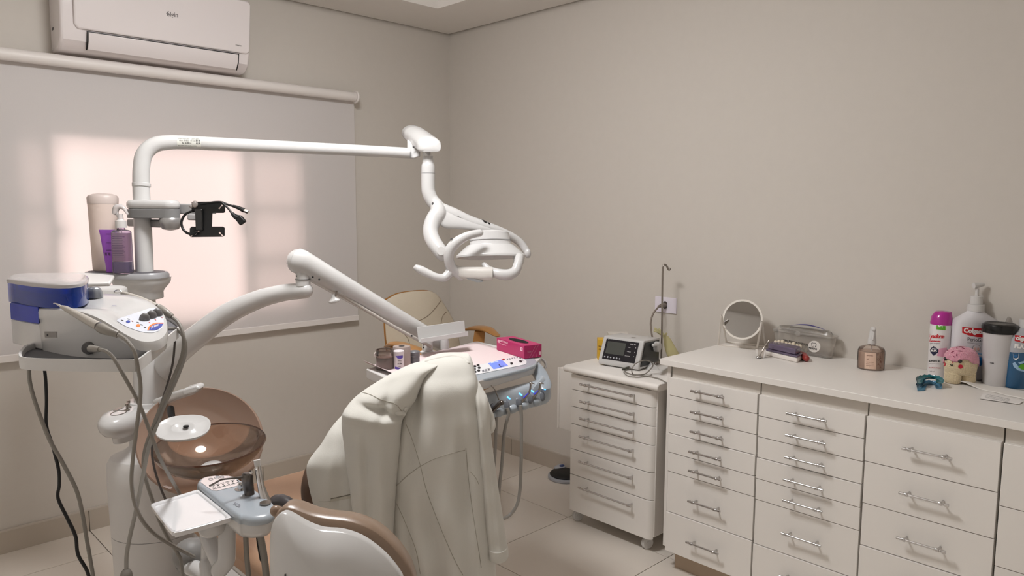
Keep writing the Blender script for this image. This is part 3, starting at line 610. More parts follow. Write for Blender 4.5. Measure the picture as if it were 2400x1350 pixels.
# ------------------------------------------------------------------ bottles on the shelf
SHZ = zt-.003
def stand(px, py, z): return onZ(px, py, z)
def at_shelf(px, w): p = W(px, 634, w); p.z = SHZ; return p, depth(p)
def zpx(p, py): # height of pixel row at the horizontal position of p
    d = ray(0, 0); w = depth(p); return W(1200, py, w).z if True else 0
def bottle_frame(px, py, z):
    p = onZ(px, py, z); return p, depth(p)
p, w = at_shelf(250, 2.75); k = w/FP
cd_ = thing('cup_dispenser', 'tall translucent cup dispenser tube on the unit shelf', 'dispenser', p)
FROST = mat('frosted_plastic', (226, 208, 198), .45, trans=.0, alpha=.9, noise=.01)
b = B(); b.lathe([(0, 0), (27*k, 0), (28.5*k, 3*k), (30.5*k, 90*k), (32*k, 155*k), (0, 155*k)], p, n=36); b.build('tube', FROST, cd_)
b = B(); b.lathe([(0, 154*k), (32.5*k, 154*k), (33*k, 168*k), (30*k, 173*k), (20*k, 177*k), (0, 179*k)], p, n=36); b.build('cap', mat('frosted_cap', (206, 192, 186), .4, alpha=.92), cd_)
# purple tube
p, w = at_shelf(262, 2.665); k = w/FP; rt_ = V((RT.x, RT.y, 0)).normalized()
pt = thing('cosmetic_tube', 'purple squeeze tube standing on its cap behind the spray bottle', 'tube', p)
PUR = clear('purple_plastic', (172, 92, 218), .78, .2)
b = B(); b.rings([[p+rt_*(-1*k*0+hw*math.cos(a)*k+off*k)+dz*(d*math.sin(a)*k)+V((0, 0, z*k)) for a in [2*PI*q/28 for q in range(28)]] for z, hw, d, off in ((0, 14, 12, 2), (14, 14.5, 12, 2), (50, 17, 8, -1), (85, 19.5, 4, -3), (97, 21, 1.5, -4), (99, 21, 1.5, -4))]); tb = b.build('tube_body', PUR, pt)
tr = bvh(tb)
print_px('print', tr, mat('purple_dark', (92, 50, 110), .5), tb, polys=[[(246, 592), (258, 592), (259, 599), (247, 599)]], lift=.001)
for y in (550, 570, 588): print_px('print', tr, mat('purple_dark', (92, 50, 110)), tb, text='mirra', at=(249, y), ux=(6, 0), uy=(0, -5), lift=.001)
# spray bottle
p, w = at_shelf(289, 2.625); k = w/FP
sp = thing('spray_bottle', 'clear square spray bottle half full of violet liquid on the unit shelf', 'bottle', p)
def sq(hw, hd, z, pw=.35): return [p+rt_*(hw*k*math.copysign(abs(math.cos(a))**pw, math.cos(a)))+dz*(hd*k*math.copysign(abs(math.sin(a))**pw, math.sin(a)))+V((0, 0, z*k)) for a in [2*PI*(q+.5)/32 for q in range(32)]]
b = B(); b.rings([sq(19, 13, 0), sq(20.5, 14, 3), sq(20, 14, 60), sq(19.5, 13.5, 96), sq(16, 11, 100), sq(9, 8, 102, .8), sq(8, 8, 108, 1)]); b.build('bottle_body', clear('lilac_clear', (240, 228, 244), .10, .06), sp)
b = B(); b.rings([sq(18, 12, 2), sq(18.3, 12.3, 27)]); b.build('liquid', mat('violet_liquid', (84, 52, 150), .1, coat=.4), sp)
b = B(); b.rings([sq(18.2, 12.3, 28), sq(17.8, 12.1, 94)]); lb = b.build('label', clear('lilac_label', (218, 182, 212), .55, .3), sp)
b = B()
for i in range(13):
    z = 38+i*3.9; b.add([p-dz*(13.6*k)+rt_*(x*k)+V((0, 0, (z+h)*k)) for x, h in ((-15, 0), (14-(i % 3)*3, 0), (14-(i % 3)*3, 1.1), (-15, 1.1))], [(0, 1, 2, 3)])
b.build('fine_print', mat('purple_dark', (92, 50, 110)), lb, smooth=None)
b = B(); b.cyl(p+V((0, 0, 106*k)), p+V((0, 0, 122*k)), 12*k, 12*k); b.lathe([(12*k, 122*k), (8*k, 123*k), (6.5*k, 126*k), (6, 0)][:3], p, n=24); 
b.build('collar', WPM, sp, bevel=.001)
b = B(); b.cyl(p+V((0, 0, 122*k)), p+V((0, 0, 138*k)), 6.5*k, 5.5*k)
b.tube([p+rt_*(-12*k)+V((0, 0, 142*k)), p+rt_*(-8*k)+V((0, 0, 152*k)), p+V((0, 0, 155*k)), p+rt_*(9*k)+V((0, 0, 151*k)), p+rt_*(17*k)+V((0, 0, 138*k))], [6.5*k, 7.5*k, 6*k, 4.5*k, 2.5*k], 14, rnd=True)
b.tube([p+rt_*(-8*k)+V((0, 0, 142*k)), p+rt_*(-5*k)+V((0, 0, 130*k))], [3.5*k, 3*k], 10); b.build('trigger_head', clear('clear_head', (240, 236, 236), .55, .1), sp)
b = B(); b.cyl(p+V((0, 0, 20*k)), p+V((0, 0, 106*k)), 1.2*k); b.build('dip_tube', WPM, sp)
# ------------------------------------------------------------------ tray carrying the scaler
TZ = 1.235
rt_ = V((RT.x, RT.y, 0)).normalized(); fw_ = V((FW.x, FW.y, 0)).normalized()
tray = thing('scaler_tray', 'white rimmed tray under the ultrasonic scaler, far left', 'tray', onZ(250, 800, TZ))
out = [(45, 838), (52, 827), (70, 815), (150, 795), (300, 745), (380, 742), (412, 755), (421, 768), (418, 776), (335, 845), (318, 851), (300, 853), (180, 852), (60, 848)]
poly = [onZ(x, y, TZ) for x, y in out]
# keep the far part at a sensible distance
poly = [p if depth(p) < 2.1 else W(*out[i], 2.1) for i, p in enumerate(poly)]
for p in poly: p.z = TZ
b = B(); b.prism([p+V((0, 0, -.004)) for p in poly], (0, 0, -.006)); tb_ = b.build('tray_bottom', mat('tray_dark', (96, 96, 100), .5, noise=.03), tray)
c = sum(poly, V())/len(poly); q = [p for p in crm([tuple(p) for p in poly+[poly[0]]], 4)[:-1]]
b = B(); n = len(q); R = []
for i in range(n):
    a, e = q[i-1], q[(i+1) % n]; t = (e-a).normalized(); nn = V((t.y, -t.x, 0)); nn = nn if nn.dot(q[i]-c) > 0 else -nn
    R.append([q[i]+nn*-.004+V((0, 0, .008)), q[i]+nn*.001+V((0, 0, .009)), q[i]+nn*.001+V((0, 0, -.016)), q[i]+nn*-.004+V((0, 0, -.014))])
b.rings(R, closed=True); b.build('rim', WPM, tray, smooth=50, bevel=.001)
b = B(); b.tube([W(150, 652, 2.06), W(152, 700, 2.0), onZ(200, 780, TZ)], .014, 16, rnd=True); b.build('bracket', WPM, tray)
# ------------------------------------------------------------------ ultrasonic scaler
DBZ = TZ-.004
sc = thing('ultrasonic_scaler', 'white ultrasonic scaler with blue water tank and three grey dials', 'dental scaler', onZ(200, 815, DBZ))
top = [(88, 724, 1.58), (140, 727, 1.53), (190, 731, 1.505), (240, 750, 1.50), (288, 780, 1.50), (322, 797, 1.51), (350, 801, 1.53), (376, 794, 1.56), (390, 778, 1.60), (391, 756, 1.64), (381, 733, 1.68), (354, 709, 1.73), (310, 694, 1.77), (250, 690, 1.80), (150, 690, 1.80), (95, 700, 1.74)]
T3 = [W(*t) for t in top]
b = B(); n = len(T3)
c = sum(T3, V())/n
ins = [c+(p-c)*.94+V((0, 0, .004)) for p in T3]
R = [[V((p.x, p.y, DBZ)) for p in [c+(p-c)*.97 for p in T3]], [p+V((0, 0, -.022)) for p in T3], [p+V((0, 0, -.02))+(p-c)*.012 for p in T3], [p+V((0, 0, -.006))+(p-c)*.012 for p in T3], [p+(p-c)*0 for p in T3], ins]
sm = lambda ring: crm([tuple(p) for p in ring+[ring[0]]], 3)[:-1]
R = [[V((p.x, p.y, max(p.z, DBZ))) for p in sm(r)] for r in R]
# dome the top lid
for f, h in ((.75, .007), (.45, .010), (.15, .011)): R.append([c+(p-c)*f+V((0, 0, .0+h)) for p in sm(T3)])
b.rings(R); lidb = b.build('body', WP, sc, smooth=35)
b = B(); lt = [W(27, 757, 1.66), W(97, 757, 1.583), W(140, 757, 1.70), W(92, 745, 1.80), W(40, 740, 1.80)]
b.prism([V((p.x, p.y, zat(60, 757, 1.6))) for p in lt], (0, 0, -(zat(60, 757, 1.6)-DBZ))); b.build('tank_base', WP, sc, bevel=.003)
BLUE = mat('blue_tank', (16, 62, 178), .08, trans=.75, ior=1.2)
BLUE2 = clear('blue_tint', (22, 98, 228), .2, .05)
tk = [(18, 668, 1.66), (60, 670, 1.60), (100, 675, 1.565), (140, 683, 1.55), (170, 683, 1.56), (195, 677, 1.60), (207, 663, 1.68), (200, 652, 1.76), (170, 646, 1.80), (110, 650, 1.80), (40, 656, 1.78)]
TK = [W(*t) for t in tk]; zt1 = zat(100, 672, 1.565)
zb1 = zat(150, 724, 1.55)
ring = sm([V((p.x, p.y, 0)) for p in TK])
b = B(); b.rings([[V((p.x, p.y, z)) for p in ring] for z in (zt1, zb1)]); tank = b.build('tank', BLUE2, sc, smooth=50)
ctk = sum(ring, V())/len(ring)
b = B(); b.rings([[ctk*.02+p*.98+V((0, 0, z)) for p in ring] for z in (zt1-.014, zb1+.001)]); b.build('water', mat('blue_water', (10, 46, 160), .1, coat=.3, alpha=.72), tank, smooth=50)
lx0 = [W(24, 725, 1.64), W(90, 725, 1.575), W(120, 725, 1.72), W(45, 712, 1.78)]
b = B(); b.prism([V((p.x, p.y, zb1)) for p in lx0], (0, 0, zat(60, 756, 1.6)-zb1)); b.build('tank_foot', mat('blue_foot', (8, 44, 165), .3, alpha=.95), tank, smooth=50, bevel=.002)
b = B(); cl2 = sum(ring, V())/len(ring); R = []
for f, z in ((1.0, -.002), (1.02, .001), (1.02, .005), (.99, .0075), (.9, .009), (.5, .0105), (.1, .011)): R.append([cl2+(p-cl2)*f+V((0, 0, zt1+z)) for p in ring])
b.rings(R); b.build('tank_lid', mat('lid_grey', (176, 172, 172), .22, coat=.4, noise=.01), sc, smooth=50)
p = W(222, 698, 1.735); b = B(); R = []
for r, z in ((17.5, 0), (17.5, 6), (16.5, 14), (13, 22), (8, 26), (2, 27)):
    R.append([p+V((math.cos(a)*(1+.035*math.cos(7*a)), math.sin(a)*(1+.035*math.cos(7*a)), 0))*spx(r, 1.735)+V((0, 0, spx(z, 1.735))) for a in [2*PI*k/56 for k in range(56)]])
b.rings(R); b.build('water_knob', mat('knob_grey', (120, 122, 126), .3, coat=.3, noise=.01), sc, smooth=50)
tr = bvh(lidb)
pn = print_px('control_panel', tr, mat('panel_pale_blue', (206, 209, 220), .35, noise=.01), sc, polys=[[(273, 752), (276, 748), (300, 740), (330, 730), (352, 722.5), (364, 722), (376, 734), (383, 746), (384, 758), (381, 768), (372, 776), (357, 780.5), (340, 780), (322, 776), (300, 768), (284, 760)]], cuts=5, lift=.0008)
print_px('red_button', tr, mat('orange_button', (232, 120, 40), .4), pn, polys=[ell(323.8, 764, 5, 3.1)], lift=.0016)
print_px('blue_button', tr, mat('blue_dark_button', (28, 58, 150), .4), pn, polys=[ell(299.8, 755, 5, 3)], lift=.0016)
for x, y in ((286, 752), (301, 749), (323, 757), (331.5, 762.5), (339.5, 768.5)): print_px('indicator', tr, INK, pn, polys=[[(x-3, y-1.4), (x+2.4, y), (x+3, y+1.6), (x-2.4, y)]], lift=.0016)
RED = mat('red_mark', (190, 60, 50), .5)
for x, y in ((310, 754), (350, 757), (364, 750.5), (379, 745)): print_px('mark', tr, RED, pn, polys=[[(x-2, y-1.3), (x+1.6, y), (x+2, y+1.5), (x-1.6, y+.2)]], lift=.0016)
print_px('badge_rim', tr, mat('orange_button', (232, 120, 40)), pn, polys=[[(344.5, 775.5), (348, 767), (356, 760.5), (366, 757.5), (383, 757.5), (383, 760), (368, 760), (358, 763), (351, 769), (348.5, 775.5)]], cuts=2, lift=.0016)
bd = print_px('badge', tr, mat('badge_blue', (24, 52, 150), .4), pn, polys=[[(348.5, 775.5), (351, 769), (358, 763), (368, 760), (382, 760), (379, 766), (372, 772), (362, 775.5)]], cuts=2, lift=.0016)
print_px('badge_text', tr, WINK, bd, text='JET SONIC', at=(354, 771.5), ux=(3.6, -1.3), uy=(.6, -6.5), bold=.02, lift=.0022)
print_px('logo', tr, mat('faint_blue_print', (120, 125, 160), .5), sc, text='gnatus', at=(262, 717.5), ux=(4.2, .1), uy=(.5, -4), lift=.0008)
for x, y in ((339, 749), (355, 743), (368.5, 738)):
    l = hit(tr, x, y, 0); w = depth(l); b = B(); k = w/FP
    b.lathe([(0, 0), (12*k, 0), (12*k, 3*k), (11*k, 8*k), (8*k, 13*k), (4*k, 16*k), (0, 17*k)], l, ax=V((0, 0, 1))-fw_*.3+rt_*.15, n=24, sy=.8); kb = b.build('dial', mat('knob_grey2', (108, 106, 106), .45, noise=.01), sc)
b = B(); sd = W(120, 782, 1.545); tr2 = tr
print_px('rating_plate', tr, mat('plate_grey', (136, 132, 128), .4, noise=.02), sc, polys=[[(105, 777), (134, 777), (134, 791), (106, 791)]], cuts=2, lift=.0008)
print_px('plate_mark', tr, INK, sc, polys=[[(111, 783), (115, 783), (115, 787), (111, 787)]], lift=.0014)
# front plug and handpieces
l = hit(tr, 210, 815, 0); b = B(); b.lathe([(0, .012), (.011, .011), (.013, .006), (.013, 0), (0, 0)], l, ax=(l-c)*V((1, 1, 0)), n=24); b.build('plug_socket', DG, sc)
def cable(name, label, pts, m=HOSE, n=10, extra=None, cat='cable'):
    t = thing(name, label, cat, W(*pts[0][:3])); b = B(); P_ = [W(x, y, w) for x, y, w, r in pts]; R_ = [r*w/FP for x, y, w, r in pts]
    if P_[-1].z < .62 and 'instrument' not in name and 'supply' not in name:   # ends below the frame: runs on down to the floor
        e = P_[-1]; d = V(((P_[-1]-P_[-2]).x, (P_[-1]-P_[-2]).y, 0)); P_ += [V((e.x, e.y, e.z*.5))+d*.4, V((e.x, e.y, .02))+d+fw_*.05, V((e.x, e.y, R_[-1]+.001))+fw_*.18]; R_ += [R_[-1]]*3
    b.tube(P_, R_, n, 6); b.build('hose', m, t); return t
hp = thing('scaler_handpiece', 'grey ultrasonic handpiece resting on the front of the scaler', 'handpiece', W(240, 770, 1.44))
b = B(); tpx(b, [(144, 719, 1.50, 4), (156, 724, 1.495, 6.5), (180, 737, 1.475, 8), (205, 751, 1.46, 9.5), (231, 765, 1.44, 10.5)], n=20, sub=4); b.build('grip', mat('hand_grey', (176, 170, 162), .4, noise=.01), hp)
b = B(); tpx(b, [(231, 765, 1.44, 11), (235, 767, 1.44, 11)], n=20); b.build('blue_ring', mat('ring_blue', (40, 60, 110), .4), hp)
b = B(); tpx(b, [(235, 767, 1.44, 12), (243, 772, 1.435, 12), (258, 778, 1.43, 9.5), (276, 784, 1.43, 8)], n=20, sub=3); b.build('connector', mat('conn_grey', (140, 135, 128), .35, noise=.02), hp)
b = B(); tpx(b, [(146, 720, 1.50, 3), (136, 714, 1.50, 2.2), (129, 711, 1.50, 1.2), (125, 711, 1.50, .8)], n=10); b.build('tip', CHROME, hp)
hp2 = thing('scaler_handpiece', 'grey handpiece with metal hook tip behind the scaler dials', 'handpiece', W(350, 715, 1.82))
b = B(); tpx(b, [(286, 687, 1.86, 4.5), (300, 691, 1.85, 5.5), (330, 702, 1.84, 7), (368, 720, 1.82, 8)], n=18, sub=4); b.build('grip', mat('hand_grey', (176, 170, 162)), hp2)
b = B(); tpx(b, [(368, 720, 1.82, 9), (376, 724, 1.82, 9.5), (390, 733, 1.81, 8), (402, 742, 1.81, 7)], n=18, sub=3); b.build('connector', mat('conn_grey', (140, 135, 128)), hp2)
b = B(); tpx(b, [(288, 688, 1.86, 2.2), (281, 681, 1.86, 1.7), (274, 680, 1.86, 1.3), (268, 683, 1.86, 1.2), (270, 686, 1.86, 1.1), (280, 686, 1.86, 1)], n=8); b.build('tip', CHROME, hp2)
b = B(); tpx(b, [(213, 817, 1.475, 9), (222, 818, 1.46, 8), (234, 819, 1.45, 6)], n=16); 
pl = thing('scaler_supply_hose', 'grey hose plugged low into the front of the scaler', 'hose', W(222, 818, 1.46)); b.build('plug', mat('conn_grey', (140, 135, 128)), pl)
b = B(); tpx(b, [(234, 819, 1.45, 4.5), (250, 824, 1.43, 4.5), (268, 842, 1.42, 4.5), (296, 891, 1.43, 4.5), (326, 946, 1.47, 4.4), (352, 1013, 1.52, 4.4), (374, 1072, 1.6, 4.3), (400, 1120, 1.75, 4.2), (424, 1162, 1.95, 4)], n=10, sub=6); b.build('hose', HOSE, pl)
cable('handpiece_hose', 'grey hose curving from the front handpiece down past the spittoon', [(276, 784, 1.43, 4.6), (296, 797, 1.41, 4.6), (314, 822, 1.40, 4.6), (322, 855, 1.41, 4.6), (329, 900, 1.43, 4.6), (328, 943, 1.45, 4.5), (320, 1005, 1.47, 4.5), (310, 1091, 1.52, 4.5), (309, 1139, 1.56, 4.5), (317, 1183, 1.62, 4.5), (335, 1222, 1.70, 4.5), (363, 1252, 1.80, 4.4), (407, 1280, 1.9, 4.4), (450, 1303, 1.98, 4.4), (485, 1330, 2.05, 4.3)])
cable('handpiece_hose', 'grey hose looping from the rear handpiece over the tray edge', [(402, 742, 1.81, 4.2), (418, 756, 1.80, 4.2), (429, 782, 1.79, 4.3), (430, 812, 1.79, 4.3), (424, 842, 1.80, 4.3), (407, 884, 1.80, 4.4), (380, 946, 1.80, 4.4), (358, 1002, 1.80, 4.4), (341, 1050, 1.80, 4.4), (336, 1087, 1.80, 4.3), (343, 1128, 1.81, 4.2), (356, 1168, 1.83, 4.2), (371, 1213, 1.86, 4.2), (392, 1257, 1.9, 4.2), (415, 1295, 1.93, 4.2), (428, 1345, 1.95, 4.2)])
cable('water_hose', 'pale grey hose beside the looping one, running down to a floor plug', [(392, 771, 1.80, 4), (412, 772, 1.80, 4), (428, 786, 1.82, 4), (435, 812, 1.84, 4.1), (431, 842, 1.84, 4.1), (414, 888, 1.83, 4.2), (390, 940, 1.82, 4.2), (366, 1000, 1.80, 4.3), (349, 1047, 1.78, 4.4), (338, 1100, 1.76, 4.5), (328, 1150, 1.74, 4.5), (318, 1200, 1.73, 4.6), (305, 1255, 1.72, 4.6), (297, 1300, 1.72, 4.7), (296, 1340, 1.72, 4.7)], m=mat('pale_hose', (150, 146, 140), .45, noise=.02))
b = B(); tpx(b, [(296, 1334, 1.72, 7), (296, 1345, 1.72, 13), (297, 1375, 1.72, 14)], n=18); b.build('hose_plug', HOSE, [o for o in COL.objects if o.name.startswith('water_hose')][0])
cable('supply_cable', 'thin dark grey cable hanging beside the right end of the scaler tray', [(410, 800, 1.84, 2.6), (405, 850, 1.85, 2.6), (393, 898, 1.85, 2.6), (378, 946, 1.86, 2.7), (362, 1000, 1.87, 2.7), (356, 1057, 1.88, 2.8), (363, 1102, 1.89, 2.8), (377, 1145, 1.92, 2.8), (390, 1175, 1.95, 2.8)], m=mat('dark_hose', (84, 78, 76), .5))
cable('drain_hose', 'grey hose hanging from the left end of the scaler tray to the floor', [(69, 846, 1.56, 4.4), (68, 875, 1.56, 4.4), (72, 905, 1.56, 4.4), (85, 950, 1.57, 4.4), (115, 1028, 1.6, 4.5), (148, 1087, 1.62, 4.5), (178, 1146, 1.65, 4.5), (192, 1198, 1.68, 4.5), (204, 1268, 1.7, 4.4), (218, 1350, 1.72, 4.4), (225, 1420, 1.74, 4.3)])
cable('mains_cable', 'black mains cable hanging beside the grey hose at far left', [(102, 850, 1.60, 3.6), (107, 890, 1.60, 3.6), (109, 940, 1.60, 3.6), (109, 998, 1.60, 3.6), (124, 1047, 1.61, 3.8), (137, 1100, 1.62, 3.8), (139, 1135, 1.63, 3.8), (136, 1168, 1.63, 3.8), (158, 1215, 1.65, 4), (177, 1257, 1.66, 4), (183, 1300, 1.67, 4), (206, 1343, 1.68, 4), (215, 1400, 1.7, 4)], m=BLK)
# ------------------------------------------------------------------ spittoon
AMB = clear('amber_glass', (184, 156, 138), .55, .04, .9)
AMB2 = clear('amber_bowl', (238, 222, 208), .05, .03, .9)
sp = thing('spittoon', 'amber translucent spittoon bowl with tilted rear shield beside the unit body', 'spittoon', W(485, 1118, 2.30))
ax = (V((0, 0, 1))*.62-fw_*.72+rt_*.10-V((0, 0, 0))).normalized()
xm = (rt_*.80+V((0, 0, -1))*.55).normalized()
scn = W(470, 1032, 2.46)
b = B(); b.lathe([(.0, -.060), (.06, -.056), (.11, -.042), (.15, -.020), (.178, .006), (.184, .012), (.188, .010), (.190, .004), (.155, -.026), (.11, -.048), (.06, -.062), (.0, -.066)], scn, ax=ax, n=64, sx=1.12, sy=.98, xd=xm, cap=False); b.build('rear_shield', AMB, sp, smooth=60)
bcn = W(492, 1040, 2.24); kb = 2.24/FP
a2 = (V((0, 0, 1))-fw_*.10).normalized()
b = B(); b.lathe([(0, -.088), (.045, -.087), (.085, -.074), (.125, -.048), (.150, -.018), (.1585, 0), (.1605, .001), (.162, -.001), (.153, -.022), (.128, -.052), (.088, -.078), (.046, -.091), (0, -.092)], bcn, ax=a2, n=64, sy=1.0, cap=False); bo = b.build('bowl', AMB2, sp, smooth=60)
b = B(); b.lathe([(.158, -.001), (.1605, .0025), (.163, -.001), (.1605, -.003), (.158, -.001)], bcn, ax=a2, n=64, cap=False); b.build('bowl_rim', mat('amber_rim', (70, 44, 32), .12, coat=.6), bo, smooth=60)
b = B(); b.lathe([(0, .010), (.026, .009), (.035, .003), (.036, 0), (0, 0)], bcn-a2*.076, ax=a2, n=36); b.build('drain_cap', WP, bo)
b = B(); b.lathe([(0, .001), (.046, .0), (.047, -.002), (0, -.002)], bcn-a2*.080, ax=a2, n=36); b.build('drain_ring', clear('clear_ring', (230, 215, 205), .3), bo)
b = B()
R = []
for h, s in ((-.006, .9), (0, 1.0), (.004, 1.0), (.004, .96), (.001, .92), (.0005, .5), (.004, .45), (.004, .36), (.0, .30), (.0, .1)):
    R.append([W(430, 1004, 2.16)+(rt_*.95+fw_*.3).normalized()*(.074*s*math.copysign(abs(math.cos(a))**.8, math.cos(a)))+(fw_*.95-rt_*.3).normalized()*(.052*s*math.copysign(abs(math.sin(a))**.8, math.sin(a)))+V((0, 0, h+.022*s*math.sin(a))) for a in [2*PI*k/48 for k in range(48)]])
b.rings(R); cp = b.build('cup_plate', WP, sp, smooth=50)
b = B(); b.lathe([(0, .004), (.008, .004), (.008, -.0), (0, 0)], W(436, 1001, 2.16), n=20); b.build('cup_hole', BLK, cp)
b = B(); tpx(b, [(400, 958, 2.42, 8), (403, 985, 2.36, 8)], n=14, rnd=True); b.build('cup_post', BLK, sp)
b = B(); tpx(b, [(370, 945, 2.56, 12), (395, 935, 2.48, 11), (420, 925, 2.40, 11), (450, 916, 2.34, 10)], n=20, rnd=True); b.build('faucet_body', WP, sp)
b = B(); f5 = frame(W(447, 917, 2.33), 62, 0, 0)
b.prism([W(x, y, w) for x, y, w in ((428, 912, 2.30), (459, 903, 2.30), (467, 907, 2.30), (467, 912, 2.30), (460, 921, 2.30), (430, 929, 2.30), (425, 921, 2.30))], fw_*.045); b.build('faucet_head', WP, sp, bevel=.006, seg=3)
# ------------------------------------------------------------------ assistant console with syringe holder and small tray
CZ = W(550, 1165, 1.78).z
co = thing('assistant_console', 'grey topped assistant console holding instruments next to a small white tray', 'dental console', W(560, 1240, 1.78))
def cpoly(pts, z): return [onZ(x, y, z) for x, y in pts]
tp = cpoly([(461, 1133), (464, 1124), (476, 1117), (505, 1113), (540, 1114), (558, 1122), (600, 1150), (636, 1176), (645, 1186), (643, 1200), (628, 1210), (595, 1215), (570, 1212), (548, 1203)], CZ)
q = crm([tuple(p) for p in tp+[tp[0]]], 4)[:-1]; cc_ = sum(q, V())/len(q)
b = B(); b.rings([[cc_+(p-cc_)*s+V((0, 0, z)) for p in q] for s, z in ((.5, .003), (.88, .002), (.95, 0), (.99, -.006), (1.0, -.014), (.99, -.018))]); ctop = b.build('console_top', LG, co, smooth=60)
b = B(); b.rings([[cc_+(p-cc_)*s+rt_*dx+V((0, 0, z)) for p in q] for s, z, dx in ((.97, -.018, 0), (.98, -.022, 0), (.95, -.04, 0), (.84, -.056, .003), (.60, -.064, .006), (.2, -.066, .008))]); b.build('console_shell', WP, co, smooth=60)
tr = bvh(ctop)
kp = print_px('keypad', tr, mat('keypad_pale', (226, 214, 212), .4, noise=.01), co, polys=[[(470, 1130), (474, 1123), (486, 1118), (510, 1115), (536, 1116), (548, 1120), (562, 1132), (561, 1138), (508, 1151), (498, 1150), (484, 1141)]], cuts=4, lift=.0008)
for i in range(6):
    x, y = 494+i*11.3, 1139.5-i*3.0
    print_px('key_outline', tr, GP, kp, polys=[[(x, y), (x+8, y-2), (x+10, y-.5), (x+9.5, y+.5), (x+8, y-.8), (x+1, y+1)]], lift=.0014)
    print_px('key_symbol', tr, INK, kp, polys=[[(x+4, y+2.5), (x+7, y+1), (x+8, y+3), (x+5, y+4)]], lift=.0014)
    x, y = 498+i*10.8, 1147-i*2.9
    print_px('key_outline', tr, GP, kp, polys=[[(x, y), (x+8, y-2), (x+10, y-.5), (x+9.5, y+.5), (x+8, y-.8), (x+1, y+1)]], lift=.0014)
    print_px('key_symbol', tr, INK, kp, polys=[[(x+4, y-2), (x+7, y-3.2), (x+8, y-2), (x+5, y-.6)]], lift=.0014)
for cx_, cy_ in ((494, 1124), (508, 1121), (520, 1119)): print_px('arrow_ring', tr, GP, kp, polys=[ell(cx_, cy_, 6, 2.8)+ell(cx_, cy_, 4.5, 2, n=20)[::-1]], lift=.0014)
print_px('logo', tr, mat('logo_grey', (120, 124, 132), .4), co, text='K3', at=(546, 1183), ux=(13, 6), uy=(6, -8), bold=.03, lift=.0008)
# syringe (3-way) and suction handpiece
def hpz(x, y, w=None): return onZ(x, y, CZ) if w is None else W(x, y, w)
sy = thing('air_water_syringe', 'metal air water syringe with long nozzle in the console holder', 'syringe', W(590, 1165, 1.79))
b = B(); tpx(b, [(586, 1166, 1.79, 11), (583, 1145, 1.79, 12), (580, 1125, 1.78, 13), (580, 1113, 1.78, 13), (580, 1108, 1.78, 10)], n=20, sub=4); b.build('grip', mat('worn_metal', (104, 98, 94), .3, metal=.9, noise=.1), sy)
b = B(); tpx(b, [(568, 1118, 1.77, 3), (545, 1121, 1.755, 2.4), (520, 1124, 1.74, 2.2), (508, 1130, 1.74, 2.2), (491, 1139, 1.74, 2.2)], n=10); b.build('nozzle', mat('worn_metal', (104, 98, 94)), sy)
b = B(); b.lathe([(0, 0), (.0045, 0), (.0045, .006), (0, .007)], W(590, 1108, 1.765), ax=-fw_+V((0, 0, .6)), n=16); b.build('button', CHROME, sy)
b = B(); b.lathe([(.0, .0), (.015, 0), (.016, .003), (.0, .003)], onZ(566, 1148, CZ+.001), n=24); b.lathe([(0, 0), (.007, 0), (.007, .014), (.004, .018), (0, .019)], onZ(564, 1148, CZ+.002), n=16); b.build('air_valve', CHROME, sy)
su = thing('suction_handpiece', 'chrome suction handpiece with white rubber tip standing in the console', 'suction handpiece', W(619, 1178, 1.78))
b = B(); tpx(b, [(624, 1181, 1.775, 13), (618, 1163, 1.775, 11), (612, 1140, 1.775, 8), (607, 1112, 1.775, 7.5), (604, 1092, 1.775, 7.5)], n=20, sub=4); b.build('tube', CHROME, su)
b = B(); tpx(b, [(604, 1093, 1.775, 7), (602, 1078, 1.775, 7.5)], n=18); b.build('rubber_tip', WPM, su)
b = B(); b.lathe([(.0, 0), (.012, 0), (.013, .006), (.0, .006)], onZ(622, 1183, CZ+.001), n=24); b.build('holder_ring', STEEL, su)
# small tray
TZ2 = W(445, 1200, 1.72).z
ty = [onZ(x, y, TZ2) for x, y in ((355, 1181), (452, 1151), (462, 1149), (471, 1153), (535, 1205), (538, 1211), (533, 1216), (420, 1247), (408, 1246), (396, 1240), (357, 1190), (354, 1185))]
st_ = thing('instrument_tray', 'small shiny white square tray beside the console', 'tray', onZ(445, 1198, TZ2))
ty = crm([tuple(p) for p in ty+[ty[0]]], 3)[:-1]; cq = sum(ty, V())/len(ty); b = B()
b.rings([[cq+(p-cq)*s+V((0, 0, z)) for p in ty] for s, z in ((.96, -.012), (1.0, 0), (.985, .001), (.95, .0), (.915, -.001), (.89, -.0045), (.5, -.0045), (.1, -.0045))]); b.build('tray_plate', mat('glossy_white', (226, 226, 228), .08, coat=.6), st_, smooth=30)
b = B(); tpx(b, [(478, 1215, 1.80, 14), (485, 1240, 1.80, 20), (505, 1232, 1.80, 24)], n=24, rnd=True); b.build('tray_bracket', WP, st_)
